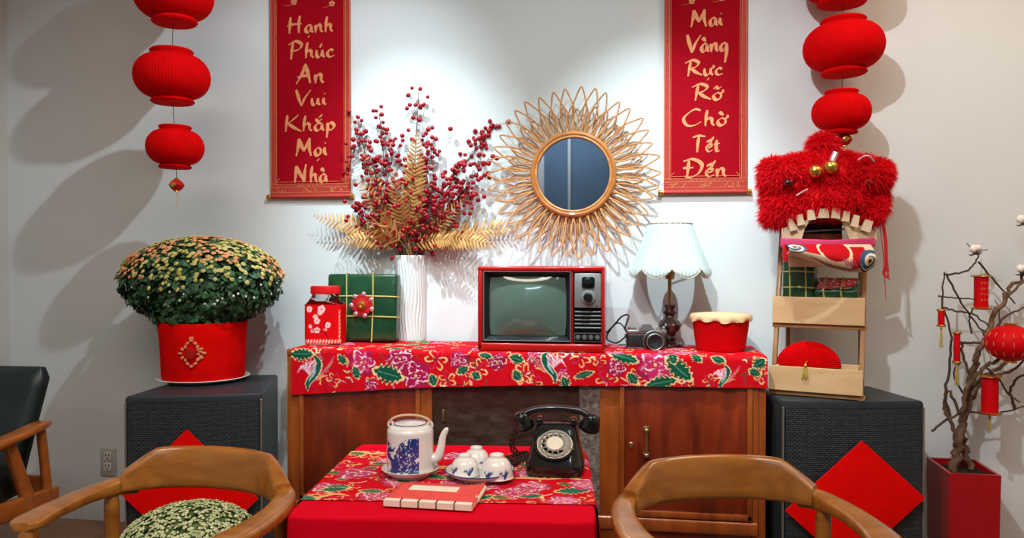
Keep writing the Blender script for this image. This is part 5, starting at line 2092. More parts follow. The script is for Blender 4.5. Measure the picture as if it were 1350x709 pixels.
# handset
hs_p = crom([(-.100, .105, .142), (-.065, .108, .158), (0, .110, .164), (.065, .108, .158), (.100, .105, .142)], 7)
secs = []
for i, p in enumerate(hs_p):
    tn = (hs_p[min(i + 1, len(hs_p) - 1)] - hs_p[max(i - 1, 0)]).normalized()
    up = Vector((-tn.z, 0, tn.x))
    f = abs(i / (len(hs_p) - 1) * 2 - 1)
    secs.append((p, (0, 1, 0), up, .013 + .006 * f ** 3, .009 + .003 * f ** 2))
hs = G().loft(secs, 18, e=.7).build('handset', 'phone_black', tel, 60)
for s in (-1, 1):
    Mh = Matrix.Translation((s * .104, .100, .139)) @ Matrix.Rotation(s * R(18), 4, 'Y') @ Matrix.Rotation(R(12), 4, 'X')
    G().lathe([(.0001, .014), (.014, .013), (.022, .006), (.025, -.006), (.030, -.024), (.031, -.034), (.028, -.038), (.0001, -.038)], 28, M=Mh, cap=False).build('earpiece' if s < 0 else 'mouthpiece', 'phone_black', hs, 50)
# coiled cord falling behind to the table
cp = crom([(-.118, .10, .105), (-.135, .125, .06), (-.125, .15, .018), (-.095, .165, .012), (-.115, .14, .012), (-.145, .10, .012), (-.155, .07, .012), (-.130, .065, .012), (-.115, .09, .012), (-.09, .13, .014)], 20)
co = []
for i, p in enumerate(cp):
    a = i * .9
    co.append(p + Vector((.0075 * math.cos(a), .005 * math.sin(a * 1.0), .0075 * math.sin(a))))
G().tube(co, .0030, 6).build('coiled_cord', 'cord_brown', tel)

# ---- teapot on saucer
tp = on_z(541, 626, RZ)
kq = k_at(tp)
sc_ = tag(G().lathe([(.0001, .004), (.045, .004), (.047, 0), (.052, 0), (.054, .005), (.070, .012), (.078, .020), (.080, .0225), (.078, .0235), (.069, .016), (.054, .010), (.0001, .009)], 48, c=(0, 0, 0), cap=False)
          .build('saucer', 'saucer', None), 'small round plate under the blue and white teapot', 'plate')
sc_.location = (tp.x, tp.y, RZ)
pot = thing('teapot', 'cylindrical blue and white porcelain teapot with wire bail handle', 'teapot', (tp.x, tp.y, RZ + .0095), R(4))
Rp, Hp = 30.5 * kq, 60 * kq
NU_, NV_ = 200, 70


def pot_pos(u, v):
    a = u * 2 * PI - PI / 2
    z = v * Hp
    r = Rp * (.965 + .035 * min(1, v * 12)) if v < .9 else Rp * (1 - .10 * ((v - .9) / .1) ** 2)
    return (r * math.cos(a), r * math.sin(a), z)


S = np.tile(((np.arange(NU_) / NU_ + .5) % 1 - .5) * 2 * PI * Rp, NV_ + 1)
T = np.repeat(np.arange(NV_ + 1) / NV_ * Hp, NU_)
P = Paint(S, T, 'eceeee')
BL = '1f3a88'
i = np.arange(len(S))
n1 = np.array([noise.noise(Vector((S[q] * 55, T[q] * 55, 1.3))) + .6 * noise.noise(Vector((S[q] * 150, T[q] * 150, 7))) for q in range(len(S))])
sx_, tz_ = S / Rp, T / Hp
right = (sx_ > -.40) & (sx_ < .52)
mk = (tz_ > .08) & (tz_ < .60 + .24 * np.clip((sx_ + .6) / .7, 0, 1)) & (sx_ > -1.1) & (sx_ < .58)
P.fill(i, mk & (n1 > lerp(.10, -.50, np.clip((sx_ + .85) / .6, 0, 1))), BL)
P.fill(i, mk & (tz_ < .26) & (np.sin(sx_ * 46) > .2) & (n1 > -.3), BL)
P.fill(i, mk & right & (abs(n1) < .05), 'c9d2e6')
mk = (tz_ > .55) & (tz_ < .80) & (sx_ < -.7) & (sx_ > -1.2)
P.fill(i, mk & (n1 > .1), BL)
mk = (tz_ > .15) & (tz_ < .7) & (abs(sx_) > 2.2)
P.fill(i, mk & (n1 > .15), BL)
grid_obj('body', NU_, NV_, pot_pos, 'print_glaze', pot, P.C, closed_u=True)
G().lathe([(.0001, .0), (Rp * .96, 0), (Rp * .96, .001)], 48, cap=False).build('base', 'white_ceramic', pot)
G().lathe([(Rp * .89, Hp), (Rp * .78, Hp + .004), (Rp * .70, Hp + .003)], 48, cap=False).build('shoulder', 'white_ceramic', pot)
ld = G().lathe([(Rp * .74, Hp + .003), (Rp * .73, Hp + .008), (Rp * .66, Hp + .010), (Rp * .3, Hp + .0125), (.0001, Hp + .013)], 40, cap=False).build('lid', 'white_ceramic', pot)
G().tube([(Rp * .705 * math.cos(a), Rp * .705 * math.sin(a), Hp + .0092) for a in np.linspace(0, 2 * PI, 49)[:-1]], .0014, 5, closed=True).build('lid_line', 'blue_glaze', ld)
spt = crom([(Rp * .92, 0, Hp * .30), (Rp * 1.18, 0, Hp * .34), (Rp * 1.34, 0, Hp * .55), (Rp * 1.42, 0, Hp * .78), (Rp * 1.56, 0, Hp * .92), (Rp * 1.66, 0, Hp * .93)], 5)
G().tube(spt, [lerp(.0155, .0062, (i / (len(spt) - 1)) ** .8) for i in range(len(spt))], 14).build('spout', 'white_ceramic', pot)
for s in (-1, 1):
    G().tube([(s * Rp * .86 + .0065 * math.cos(a), 0, Hp + .004 + .009 * math.sin(a)) for a in np.linspace(-.6, PI + .6, 10)], .0035, 8).build('handle_lug', 'white_ceramic', pot)
G().tube([(Rp * .92 * math.cos(a), -.002, Hp + .006 + .026 * math.sin(a) ** .9) for a in np.linspace(.02, PI - .02, 25)], .0030, 8).build('bail_handle', 'cream', pot)

# ---- plate with upturned cups
cpz = on_z(632.5, 629, RZ)
kk = k_at(cpz)
plate = tag(G().lathe([(.0001, .004), (.055, .004), (.058, 0), (.062, 0), (.064, .005), (.084, .013), (.094, .021), (.095, .0235), (.092, .0240), (.082, .018), (.062, .010), (.0001, .009)], 56, cap=False)
            .build('plate', 'saucer', None), 'round plate holding three upturned teacups', 'plate')
plate.location = (cpz.x, cpz.y, RZ)
o = G().tube([(.0945 * math.cos(a), .0945 * math.sin(a), .0232) for a in np.linspace(0, 2 * PI, 61)[:-1]], .0016, 6, closed=True).build('rim_line', 'blue_glaze', plate)
CUPS = [(613, 625, 0, 'upturned white teacup with blue dabs nearest the teapot'), (655, 629, 1, 'upturned white teacup with blue leaf marks nearest the telephone'), (628, 614, 2, 'upturned white teacup half hidden behind the two others')]
for (px, py, q, lab) in CUPS:
    w_ = on_z(px, py, RZ + .010)
    r_, h_ = (.040, .054) if q != 1 else (.044, .062)
    t = thing('teacup', lab, 'cup', (w_.x, w_.y, RZ + .0105), rng.uniform(-.3, .3), 'upturned teacups on the plate')
    NUc, NVc = 90, 26
    prof = crom([(r_, 0, 0), (r_ * .97, 0, h_ * .25), (r_ * .86, 0, h_ * .58), (r_ * .62, 0, h_ * .80), (r_ * .44, 0, h_ * .86), (r_ * .43, 0, h_), (r_ * .36, 0, h_), (r_ * .35, 0, h_ * .90), (.0005, 0, h_ * .90)], 3)

    def cup_pos(u, v, prof=prof):
        ii = v * (len(prof) - 1)
        a0 = min(int(ii), len(prof) - 2)
        p = prof[a0].lerp(prof[a0 + 1], ii - a0)
        a = u * 2 * PI - PI / 2
        return (p.x * math.cos(a), p.x * math.sin(a), p.z)
    S = np.tile(((np.arange(NUc) / NUc + .5) % 1 - .5) * 2 * PI * r_, NVc + 1)
    T = np.repeat([cup_pos(0, j / NVc)[2] for j in range(NVc + 1)], NUc)
    P = Paint(S, T, 'f0f0ee')
    for c0 in (-.07, -.02, .03, .08):
        P.stroke([(c0 - .014, .020), (c0 - .004, .014), (c0, .004)], .0035, '2a3f80')
        P.stroke([(c0 + .016, .024), (c0 + .006, .017), (c0, .006)], .0038, '2a3f80')
        P.stroke([(c0 + .004, .026), (c0 + .001, .016)], .0022, '4a63a8')
    grid_obj('cup_body', NUc, NVc, cup_pos, 'print_glaze', t, P.C, closed_u=True)
    G().tube([(r_ * math.cos(a), r_ * math.sin(a), .0016) for a in np.linspace(0, 2 * PI, 49)[:-1]], .0016, 6, closed=True).build('rim', 'white_ceramic', t)

# ---- stitched booklet
BZ = RZ + .001
bq = [on_z(498, 674, BZ), on_z(632, 682, BZ), on_z(645, 640, BZ), on_z(522, 640, BZ)]
bc = sum(bq, Vector()) / 4
bv = bq[1] - bq[0]
brot = math.atan2(bv.y, bv.x)
bwd, bdp = .222, .150
bk = thing('stitched_booklet', 'salmon red booklet with white title slip and stitched cream spine on the runner', 'book', (bc.x, bc.y, BZ), brot)
G().box((0, 0, .0085), (bwd - .004, bdp - .002, .013), .001, seg=1).build('pages', 'paper', bk)


def cover_pos(z):
    def f(u, v):
        x, y_ = (u - .5) * bwd, (v - .5) * bdp
        lift = .010 * max(0, (u - .72) / .28) ** 2 * max(0, (v - .35) / .65)
        return (x, y_, z + lift)
    return f


cv = grid_obj('cover', 16, 10, cover_pos(.0165), 'book_red', bk)
m_ = cv.modifiers.new('thick', 'SOLIDIFY')
m_.thickness = .0014
cv2 = G().box((0, 0, .0012), (bwd, bdp, .0018), .0005, seg=1).build('back_cover', 'book_red', bk)
G().box((-.012, .030, .01715), (.125, .040, .0006), 0).build('title_slip', 'paper', bk)
for k in range(5):
    x = (k - 2) * (bwd / 5)
    G().box((x, -bdp / 2 + .006, .0090), (bwd / 5 - .003, .0165, .0168), .0012, seg=1).build('spine_block', 'paper', bk)
for k in range(4):
    x = (k - 1.5) * (bwd / 5)
    G().tube([(x, -bdp / 2 - .0030, .001), (x, -bdp / 2 - .0030, .0178), (x, -bdp / 2 + .0145, .0178)], .0012, 5).build('stitch', 'thread', bk)
G().tube([(bwd / 2 - .003, lerp(-.02, bdp / 2 - .004, q), .010 + .004 * q) for q in np.linspace(0, 1, 8)], .0075, 10).build('page_curl', 'paper', bk)

# ================================================================== LADDER SHELF ON THE SPEAKER
LROT = R(-20)
lorg = Vector((0.648, 2.752, SPK + .0005))
ladder = thing('ladder_shelf', 'folding wooden ladder shelf standing on the black speaker', 'shelf', lorg, LROT)
LW = .302                                              # between the outer faces of the legs
for s in (-1, 1):
    G().box((s * (LW / 2 - .008), .105, .315), (.016, .020, .665), .002, rot=(R(-17.5), 0, 0)).build('front_leg', 'pine_dark', ladder)
    G().box((s * (LW / 2 - .026), .219, .300), (.014, .018, .608), .002, rot=(R(3.5), 0, 0)).build('rear_leg', 'pine_dark', ladder)
G().box((0, .233, .06), (LW - .05, .012, .022), .002).build('stretcher', 'pine_dark', ladder)
G().box((0, .205, .615), (LW, .022, .024), .003).build('top_bar', 'pine_dark', ladder)
LM = Matrix.Translation(lorg) @ Matrix.Rotation(LROT, 4, 'Z')
LR3 = Matrix.Rotation(LROT, 3, 'Z')


def lz_(py, dep=2.53):
    return CAM_Z + (343 - py) * dep / F - SPK


for (zs, ys) in ((.0165, .014), (lz_(431, 2.60), .086)):
    G().box((0, ys - .012, zs - .006), (LW + .010, .014, .016), .002).build('shelf_rail', 'pine_dark', ladder)
    for s in (-1, 1):
        G().box((s * (LW / 2 - .020), ys + .07, zs - .006), (.012, .165, .014), .002).build('shelf_bearer', 'pine_dark', ladder)
    G().box((0, ys + .062, zs - .001), (LW - .035, .14, .006), .001).build('shelf_board', 'pine', ladder)


def crate(label, px0, px1, py0, py1, zs, ys, dpt):
    w_ = LW - .036
    h_ = (py1 - py0) * .00258
    c_ = LM @ Vector((0, ys, 0))
    t = thing('wooden_crate', label, 'crate', (c_.x, c_.y, SPK + .0005 + zs + .0025), LROT, 'pine crates on the ladder shelf')
    th_ = .008
    G().box((-.002, 0, h_ / 2), (LW + .002, th_, h_), .001, seg=1).build('front_board', 'pine', t)
    G().box((0, dpt - th_, h_ / 2), (w_, th_, h_), .001, seg=1).build('back_board', 'pine', t)
    for s in (-1, 1):
        G().box((s * (w_ / 2 - th_ / 2), dpt / 2 - th_ / 2, h_ / 2), (th_, dpt - th_ * 2, h_), .001, seg=1).build('side_board', 'pine', t)
    G().box((0, dpt / 2 - th_ / 2, .004), (w_ - th_ * 2, dpt - th_ * 2, .006), 0).build('bottom_board', 'pine', t)
    return t, w_, h_


def ladder_pt(px, ys):
    """point on the vertical plane local y = ys of the ladder, along the photo column px"""
    M = Matrix.Translation(lorg) @ Matrix.Rotation(LROT, 4, 'Z')
    nrm = (M.to_3x3() @ Vector((0, 1, 0)))
    p0 = M @ Vector((0, ys, 0))
    d = ray(px, 343)
    o_ = Vector((0, 0, CAM_Z))
    t = (p0 - o_).dot(nrm) / d.dot(nrm)
    return o_ + d * t


zs1, zs2 = .0165, lz_(431, 2.60)
c1, w1, h1_ = crate('lower pine crate holding the red pleated paper fan', 1014, 1133, 490, 523, zs1, -.012, .155)
c2, w2, h2_ = crate('upper pine crate holding two green wrapped cakes', 1020, 1139, 393, 430, zs2, .060, .145)

# ---- red pleated half-round fan lantern in the lower crate
fw = 42 * .00255
fan = thing('folded_paper_lantern', 'red pleated half round paper lantern standing in the lower crate', 'lantern', c1.location + LR3 @ Vector((-.030, .062, .0082)), LROT)
vs, fs = [], []
N = 72
base_z = h1_ - .012
for lay in (-1, 1):
    for i in range(N + 1):
        a = PI * i / N
        for j in range(9):
            f = j / 8
            r = fw * f
            rid = .003 * (1 if i % 2 else -1) * f
            th_ = .034 * math.sqrt(max(0, 1 - (f * .98) ** 2)) + .004
            vs.append((r * math.cos(a), lay * (th_ + rid), base_z + r * .82 * math.sin(a)))
q0 = (N + 1) * 9
for lay in (0, 1):
    for i in range(N):
        for j in range(8):
            a = lay * q0 + i * 9 + j
            fs.append((a, a + 1, a + 10, a + 9) if lay else (a, a + 9, a + 10, a + 1))
for i in range(N):
    a = i * 9 + 8
    fs.append((a, a + 9, q0 + a + 9, q0 + a))
for (s, i) in ((0, 0), (1, N)):
    for j in range(8):
        a = i * 9 + j
        fs.append((a, a + 1, q0 + a + 1, q0 + a))
G().add(vs, fs).build('pleated_body', 'lantern', fan, 15)
G().box((0, 0, base_z / 2), (fw * 1.2, .05, base_z - .001), .004).build('folded_base', 'lantern', fan)
g = G()
for k in range(7):
    g.tube([(.0, -.036, base_z + .022), (-.001, -.070, base_z + .018), (-.004 + .002 * k - .004, -.0735, base_z - .002), (-.010 + .0035 * k - .003, -.0735, base_z - .036 + .004 * (k % 3))], .0014, 4)
g.sphere((0, -.0735, base_z + .012), .005, 8, 6)
o = g.build('tassel', 'gold_thread', fan, 60)
o['kind'] = 'stuff'

# ---- two wrapped cakes in the upper crate
u1 = thing('wrapped_square_cake', 'green wrapped rice cake standing upright in the upper crate', 'rice cake', c2.location + LR3 @ Vector((-.068, .054, .0085)), LROT + R(-8))
g = G()
hc = h2_ + 48 * .00258
g.box((0, 0, hc / 2), (.112, .060, hc), .014, seg=3)
g.build('leaf_wrapping', 'banana_leaf', u1, 50)
g = G()
string_box(g, .112, .060, hc, (0, 0, hc / 2), None, (.24, .74), (.54, .80), .0028)
g.build('string', 'string', u1)
u2 = thing('wrapped_square_cake', 'green wrapped rice cake with pink red peony slip lying in the upper crate', 'rice cake', c2.location + LR3 @ Vector((.056, .058, .0085)), LROT)
Mr = Matrix.Translation((0, 0, h2_ + .016)) @ Matrix.Rotation(R(24), 4, 'X')
g = G()
g.m = Mr
g.box((0, 0, 0), (.142, .112, .050), .012, seg=3)
g.build('leaf_wrapping', 'banana_leaf', u2, 50)
g = G()
string_box(g, .142, .112, .050, (0, 0, 0), Mr, (.22, .62), (), .0028)
g.build('string', 'string', u2)
G().box((0, 0, (h2_ - .02) / 2), (.12, .06, h2_ - .022), .004).build('packing', 'paper', u2)
S = np.tile(np.linspace(-.062, .062, 61), 46)
T = np.repeat(np.linspace(-.046, .046, 46), 61)
P = Paint(S, T, '2c5a3a')
P.peony(-.02, 0, .045, 3, pal=('c2203c', 'd84a5c', 'f0c8cc', 'f5e6d8'))
P.peony(.036, .008, .03, 4, pal=('d0182c', 'd84a5c', 'f0b0b4', 'f5e6d8'))
P.peony(-.045, -.028, .022, 5, pal=('d0182c', 'd84a5c', 'f0b0b4', 'f5e6d8'))
P.bloom(.03, -.03, .018, 2)
sl_ = grid_obj('peony_slip', 60, 45, lambda u, v: Mr @ Vector(((u - .5) * .124, (v - .5) * .092, .0262)), 'print_paper', u2, P.C)

# ================================================================== LION DANCE HEAD
lh = Vector(ladder_pt(1088, .06))
kL = depth(Vector((lh.x, lh.y, 1.3))) / F
lzb = CAM_Z + (343 - 300) * kL
lion = thing('lion_dance_head', 'furry red lion dance head with gold bells resting atop the ladder shelf', 'lion head', (lh.x, lh.y, lzb), YAW + R(-4))


def L(px, py):
    return (px - 1088) * kL, (300 - py) * kL


ELL = []                                            # fur masses: centre, radii
for (px, py, y_, rx, ry, rz) in ((1040, 232, .02, 33, .080, 24), (1132, 232, .00, 38, .085, 25), (1088, 235, .02, 52, .10, 34), (1088, 192, .035, 17, .045, 16),
                                 (1036, 276, .00, 24, .070, 20), (1140, 275, .00, 22, .070, 21), (1088, 263, -.01, 56, .085, 24), (1062, 222, .03, 40, .08, 20), (1150, 240, .03, 20, .06, 18), (1024, 238, .03, 16, .06, 20),
                                 (1022, 222, .03, 15, .05, 14), (1160, 226, .03, 15, .05, 15), (1108, 216, .03, 30, .06, 15), (1022, 262, .03, 12, .05, 16), (1156, 262, .03, 12, .05, 18), (1022, 283, .02, 13, .05, 13)):
    x, z = L(px, py)
    ELL.append(((x, y_, z), (rx * kL * .9, ry, rz * kL * .9)))
hm = G()
for c_, r_ in ELL:
    hm.sphere(c_, r_, 20, 12)
hm.build('mask', 'lion_skin', lion, 80)
rf_ = random.Random(9)
fv, ff = [], []


def inside(p, skip):
    for j, (c_, r_) in enumerate(ELL):
        if j == skip:
            continue
        if sum(((p[a] - c_[a]) / r_[a]) ** 2 for a in range(3)) < .92:
            return True
    return False


for j, (c_, r_) in enumerate(ELL):
    cnt = int(15000 * (r_[0] * r_[2]) ** .9 * 80)
    cnt = min(max(cnt, 2200), 6500)
    for _ in range(cnt):
        d = Vector((rf_.gauss(0, 1), rf_.gauss(0, 1), rf_.gauss(0, 1))).normalized()
        if d.y > .55:
            continue
        p = Vector((c_[0] + d.x * r_[0], c_[1] + d.y * r_[1], c_[2] + d.z * r_[2]))
        if inside(p, j):
            continue
        nrm = Vector((d.x / r_[0], d.y / r_[1], d.z / r_[2])).normalized()
        dr = (nrm + Vector((rf_.gauss(0, .6), rf_.gauss(0, .4), rf_.gauss(0, .6) - .12))).normalized()
        ln = rf_.uniform(.016, .038)
        sd = dr.orthogonal().normalized()
        sd = Matrix.Rotation(rf_.uniform(0, 6.3), 3, dr) @ sd
        w_ = rf_.uniform(.0008, .0016)
        p1 = p + dr * ln * .5
        p2 = p + dr * ln + Vector((0, 0, -.25 * ln))
        b = len(fv)
        fv += [p - sd * w_, p + sd * w_, p1 - sd * w_ * .8, p1 + sd * w_ * .8, p2]
        ff += [(b, b + 1, b + 3, b + 2), (b + 2, b + 3, b + 4)]
g = G()
g.add(fv, ff)
me = bpy.data.meshes.new('fur')
me.from_pydata([tuple(v) for v in fv], [], ff)
me.materials.append(MT['fur_red'])
fo = inst('fur', me, lion)
fo['kind'] = 'stuff'
# eyes sunk in the fur
for (px, py) in ((1131, 243), (1034, 243)):
    x, z = L(px, py)
    G().sphere((x, -.074 if px > 1100 else -.056, z), (.022, .020, .015), 14, 10).build('eye', 'lens_glass', lion)
# brow trims, glittering
for seq in (((1116, 216), (1124, 211), (1131, 212), (1136, 218)), ((1042, 260), (1050, 255), (1056, 252)), ((1084, 220), (1086, 213), (1089, 206))):
    pts = []
    for (px, py) in seq:
        x, z = L(px, py)
        pts.append((x, -.093 if px > 1060 else -.078, z))
    w_ = .0035 if seq[0][0] != 1084 else .011
    G().tube(crom(pts, 5), w_, 8).build('glitter_trim', 'glitter', lion)
# gold bells with slit
for (px, py, r) in ((1063, 230, 8.2), (1082, 225, 8.6)):
    x, z = L(px, py)
    c_ = (x, -.098, z)
    b = G().sphere(c_, r * kL, 20, 14).build('bell', 'gold', lion, 80)
    G().tube([(c_[0] + r * kL * 1.01 * math.cos(a), c_[1] + r * kL * 1.01 * math.sin(a), c_[2]) for a in np.linspace(0, 2 * PI, 33)[:-1]], .0014, 5, closed=True).build('bell_band', 'brass', b)
    G().box((c_[0], c_[1] - r * kL * .80, c_[2] - r * kL * .62), (.011, .004, .003), 0, rot=(R(-40), 0, 0)).build('bell_slit', 'slot', b, 0)
# mouth: curved cream panel with an arched opening
yc = lambda x: -.070 + 1.1 * x * x * 1.0
xl_, _ = L(1027, 300)
xr_, _ = L(1148, 300)
vs, fs = [], []
N = 60
ox_, _ = L(1080, 300)
ow, oh_ = 29 * kL, 33 * kL
zbot = L(0, 318)[1]
NZ = 16
for i in range(N + 1):
    x = lerp(xl_, xr_, i / N)
    ztop = L(0, 283)[1] - .35 * abs(x - ox_)
    dx = abs(x - ox_) / ow
    zlow = zbot + (oh_ * (1 - dx ** 2.6) ** .6 if dx < 1 else 0)
    zlow = min(zlow, ztop - .006)
    for j in range(NZ + 1):
        vs.append((x, yc(x), lerp(zlow, ztop, j / NZ)))
for i in range(N):
    for j in range(NZ):
        a = i * (NZ + 1) + j
        fs.append((a, a + NZ + 1, a + NZ + 2, a + 1))
mo = G().add(vs, fs).build('mouth_panel', 'cream', lion)
m_ = mo.modifiers.new('thick', 'SOLIDIFY')
m_.thickness = .006
# teeth round the upper edge
for (px, py, hh_, ww_, an) in ((1037, 297, 16, 9, -.45), (1047, 291, 14, 9, -.35), (1060, 285, 13, 10, -.15), (1075, 283, 12, 13, 0), (1090, 283, 13, 11, .1), (1103, 287, 13, 9, .2), (1115, 293, 15, 9, .3), (1131, 299, 15, 12, .5)):
    x, z = L(px, py)
    M = Matrix.Translation((x, yc(x) - .016, z)) @ Matrix.Rotation(an * .7, 4, 'Y')
    h_, w_ = hh_ * kL, ww_ * kL
    G().add([(-w_ / 2, -.005, -h_ / 2), (w_ / 2, -.005, -h_ / 2), (w_ / 2 * .80, -.005, h_ / 2), (-w_ / 2 * .80, -.005, h_ / 2),
             (-w_ / 2, .006, -h_ / 2), (w_ / 2, .006, -h_ / 2), (w_ / 2 * .80, .006, h_ / 2), (-w_ / 2 * .80, .006, h_ / 2)],
            [(0, 1, 2, 3), (7, 6, 5, 4), (0, 4, 5, 1), (1, 5, 6, 2), (2, 6, 7, 3), (3, 7, 4, 0)], M).build('tooth', 'cream', lion, 0)
# side fangs curve in the red
# inside of the mouth: dark box with two bamboo slats
G().box((ox_, .06, zbot + oh_ * .5), (ow * 2.1, .10, oh_ * 1.15), 0).build('mouth_cavity', 'dark', lion, 0)
for (py, an) in ((304, -.06), (292, -.12)):
    G().box((ox_ + .004, -.010, L(0, py)[1]), (ow * 2.05, .004, .006), 0, rot=(0, an, 0)).build('bamboo_slat', 'trim_metal', lion, 0)
G().box((ox_, -.002, L(0, 313)[1]), (ow * 2.0, .006, 10 * kL), 0).build('inner_lip', 'cab_wood', lion, 0)
# pink lower lip band
pts = [(lerp(xl_ - .004, xr_ - .01, f), yc(lerp(xl_, xr_, f)) - .004, L(0, lerp(321, 318, abs(2 * f - 1)) + 2)[1]) for f in np.linspace(0, 1, 24)]
secs = [(p, (0, 1, 0), (0, 0, 1), .005, 6 * kL) for p in pts]
G().loft(secs, 12, e=.5).build('lip_band', 'pink', lion, 50)
# hanging lower jaw: bowed cloth painted with swirls and eyes
jx0, jx1 = L(1030, 0)[0], L(1135, 0)[0]
NUj, NVj = 130, 46
dz0, dz1 = L(0, 324)[1], L(0, 357)[1]


def jaw_pos(u, v):
    x = lerp(jx0, jx1, u)
    sag = 10 * kL * (1 - (2 * u - 1) ** 2) - 4 * kL + 12 * kL * (u - .35) * v
    z = lerp(dz0, L(0, interp(u, [0, .15, .4, .7, .9, 1], [334, 338, 349, 357, 357, 351]))[1], v)
    y_ = yc(x) - .012 - .040 * math.sin(PI * min(1, v * .9 + .05)) - .02 * v
    return (x, y_, z)


wj, hj = jx1 - jx0, dz0 - dz1
S = np.tile(np.arange(NUj + 1) / NUj * wj, NVj + 1)
T = np.repeat(np.arange(NVj + 1) / NVj * hj, NUj + 1)
P = Paint(S, T, 'd9c4a8')
i = np.arange(len(S))
a_, b_ = S / wj, T / hj
P.fill(i, (abs(a_ - .24) < .12) & (b_ < .55), 'b8101c')
P.fill(i, ((a_ - .52) / .17) ** 2 + ((b_ - .28) / .42) ** 2 < 1, 'b8101c')
P.fill(i, (abs(a_ - .80) < .085) & (b_ < .85) & (b_ > .1), 'b8101c')
P.fill(i, abs(((a_ - .52) / .19) ** 2 + ((b_ - .28) / .48) ** 2 - 1) < .12, 'e8c9a0')
for (cx_, cy_) in ((.07, .30), (.92, .62)):
    rr2 = np.hypot((a_ - cx_) * wj / hj, b_ - cy_)
    th2 = np.arctan2(b_ - cy_, (a_ - cx_) * wj / hj)
    P.fill(i, rr2 < .40, '3c5670')
    P.fill(i, (rr2 < .33) & (np.sin(rr2 * 30 - th2) > .2), 'e0d2bc')
    P.fill(i, rr2 < .14, 'c9a070')
    P.fill(i, rr2 < .07, '101418')
P.stroke([(.25 * wj, .75 * hj), (.5 * wj, .92 * hj), (.8 * wj, .9 * hj)], .006, '8a6a58')
for k in range(5):
    P.stroke([((.60 + .03 * k) * wj, .55 * hj), ((.66 + .03 * k) * wj, .8 * hj)], .0025, 'c0506a')
jw_ = grid_obj('lower_jaw', NUj, NVj, jaw_pos, 'print_cloth', lion, P.C)
m_ = jw_.modifiers.new('thick', 'SOLIDIFY')
m_.thickness = .004
# pale inner cloth behind the jaw
G().box((0, .02, L(0, 335)[1]), (.24, .006, .09), .002).build('neck_cloth', 'cream', lion)
# ribbons at the side
for (seq, w_) in ((((1158, 290), (1162, 320), (1163, 345), (1166, 366)), .007), (((1154, 292), (1158, 325), (1160, 350), (1163, 395)), .0016), (((1164, 345), (1160, 360), (1168, 369)), .006)):
    pts = [(L(px, py)[0], -.02, L(px, py)[1]) for (px, py) in seq]
    P3 = crom(pts, 6)
    secs = [(p, (1, .3, 0), (-.3, 1, 0), w_ * (1 if i < len(P3) - 3 else .5), .0012) for i, p in enumerate(P3)]
    G().loft(secs, 8, e=.6).build('ribbon', 'ribbon', lion, 60)
x0, z0_ = L(1031, 322)
G().loft([((x0, -.06, z0_), (1, 0, 0), (0, 1, 0), .010, .002), ((x0 - .003, -.062, z0_ - .035), (1, 0, 0), (0, 1, 0), .011, .002), ((x0 - .002, -.06, z0_ - .06), (1, 0, 0), (0, 1, 0), .007, .002)], 8, e=.6).build('ribbon', 'ribbon', lion)

# ================================================================== BARE BRANCH TREE IN THE RED PLANTER
PH = .42
pcn = on_z(1264, 614, PH)
planter = thing('red_planter', 'square red planter holding bare branches beside the ladder speaker', 'planter', (pcn.x + .012, pcn.y, 0), R(-2))
pw, pd = .165, .22
g = G()
o0, o1, i1 = (pw * .94, pd * .94), (pw, pd), (pw - .02, pd - .02)
vs = []
for (w_, d_, z) in ((o0[0], o0[1], 0), (o1[0], o1[1], PH), (i1[0], i1[1], PH), (i1[0], i1[1], PH - .03)):
    vs += [(-w_ / 2, -d_ / 2, z), (w_ / 2, -d_ / 2, z), (w_ / 2, d_ / 2, z), (-w_ / 2, d_ / 2, z)]
fs = [(3, 2, 1, 0)]
for a in range(3):
    for i in range(4):
        j = (i + 1) % 4
        fs.append((a * 4 + i, a * 4 + j, a * 4 + 4 + j, a * 4 + 4 + i))
G().add(vs, fs).build('pot', 'planter', planter, 0)
G().box((0, 0, PH - .032), (pw - .021, pd - .021, .02), 0).build('soil', 'soil', planter)
TY = pcn.y


def tp_(px, py, dy=0.0):
    y_ = min(TY + dy, WALL_Y - .02)
    return on_y(px, py, y_)


bx, by = planter.location.x, planter.location.y
root = Vector((bx - .01, by, PH - .022))
tree = thing('bare_branch_arrangement', 'bare brown branches hung with red charms standing in the red planter', 'branches', root)


def twig(pts, r0_, r1_, m='bark', name='branch', dyl=None):
    r0_, r1_ = r0_ * 1.3, r1_ * 1.25
    P3 = crom([tp_(*p) if len(p) == 3 else p for p in pts], 6)
    n_ = len(P3)
    P4 = []
    for i, p in enumerate(P3):
        w_ = r0_ * 1.2 if 0 < i < n_ - 1 else 0
        P4.append(Vector(p) - root + Vector((rng.uniform(-w_, w_), 0, rng.uniform(-w_, w_))) * .5)
    for q in P4:
        q.y = min(q.y, WALL_Y - .012 - root.y)
    G().tube(P4, [lerp(r0_, r1_, i / (n_ - 1)) for i in range(n_)], 7).build(name, m, tree, 60)


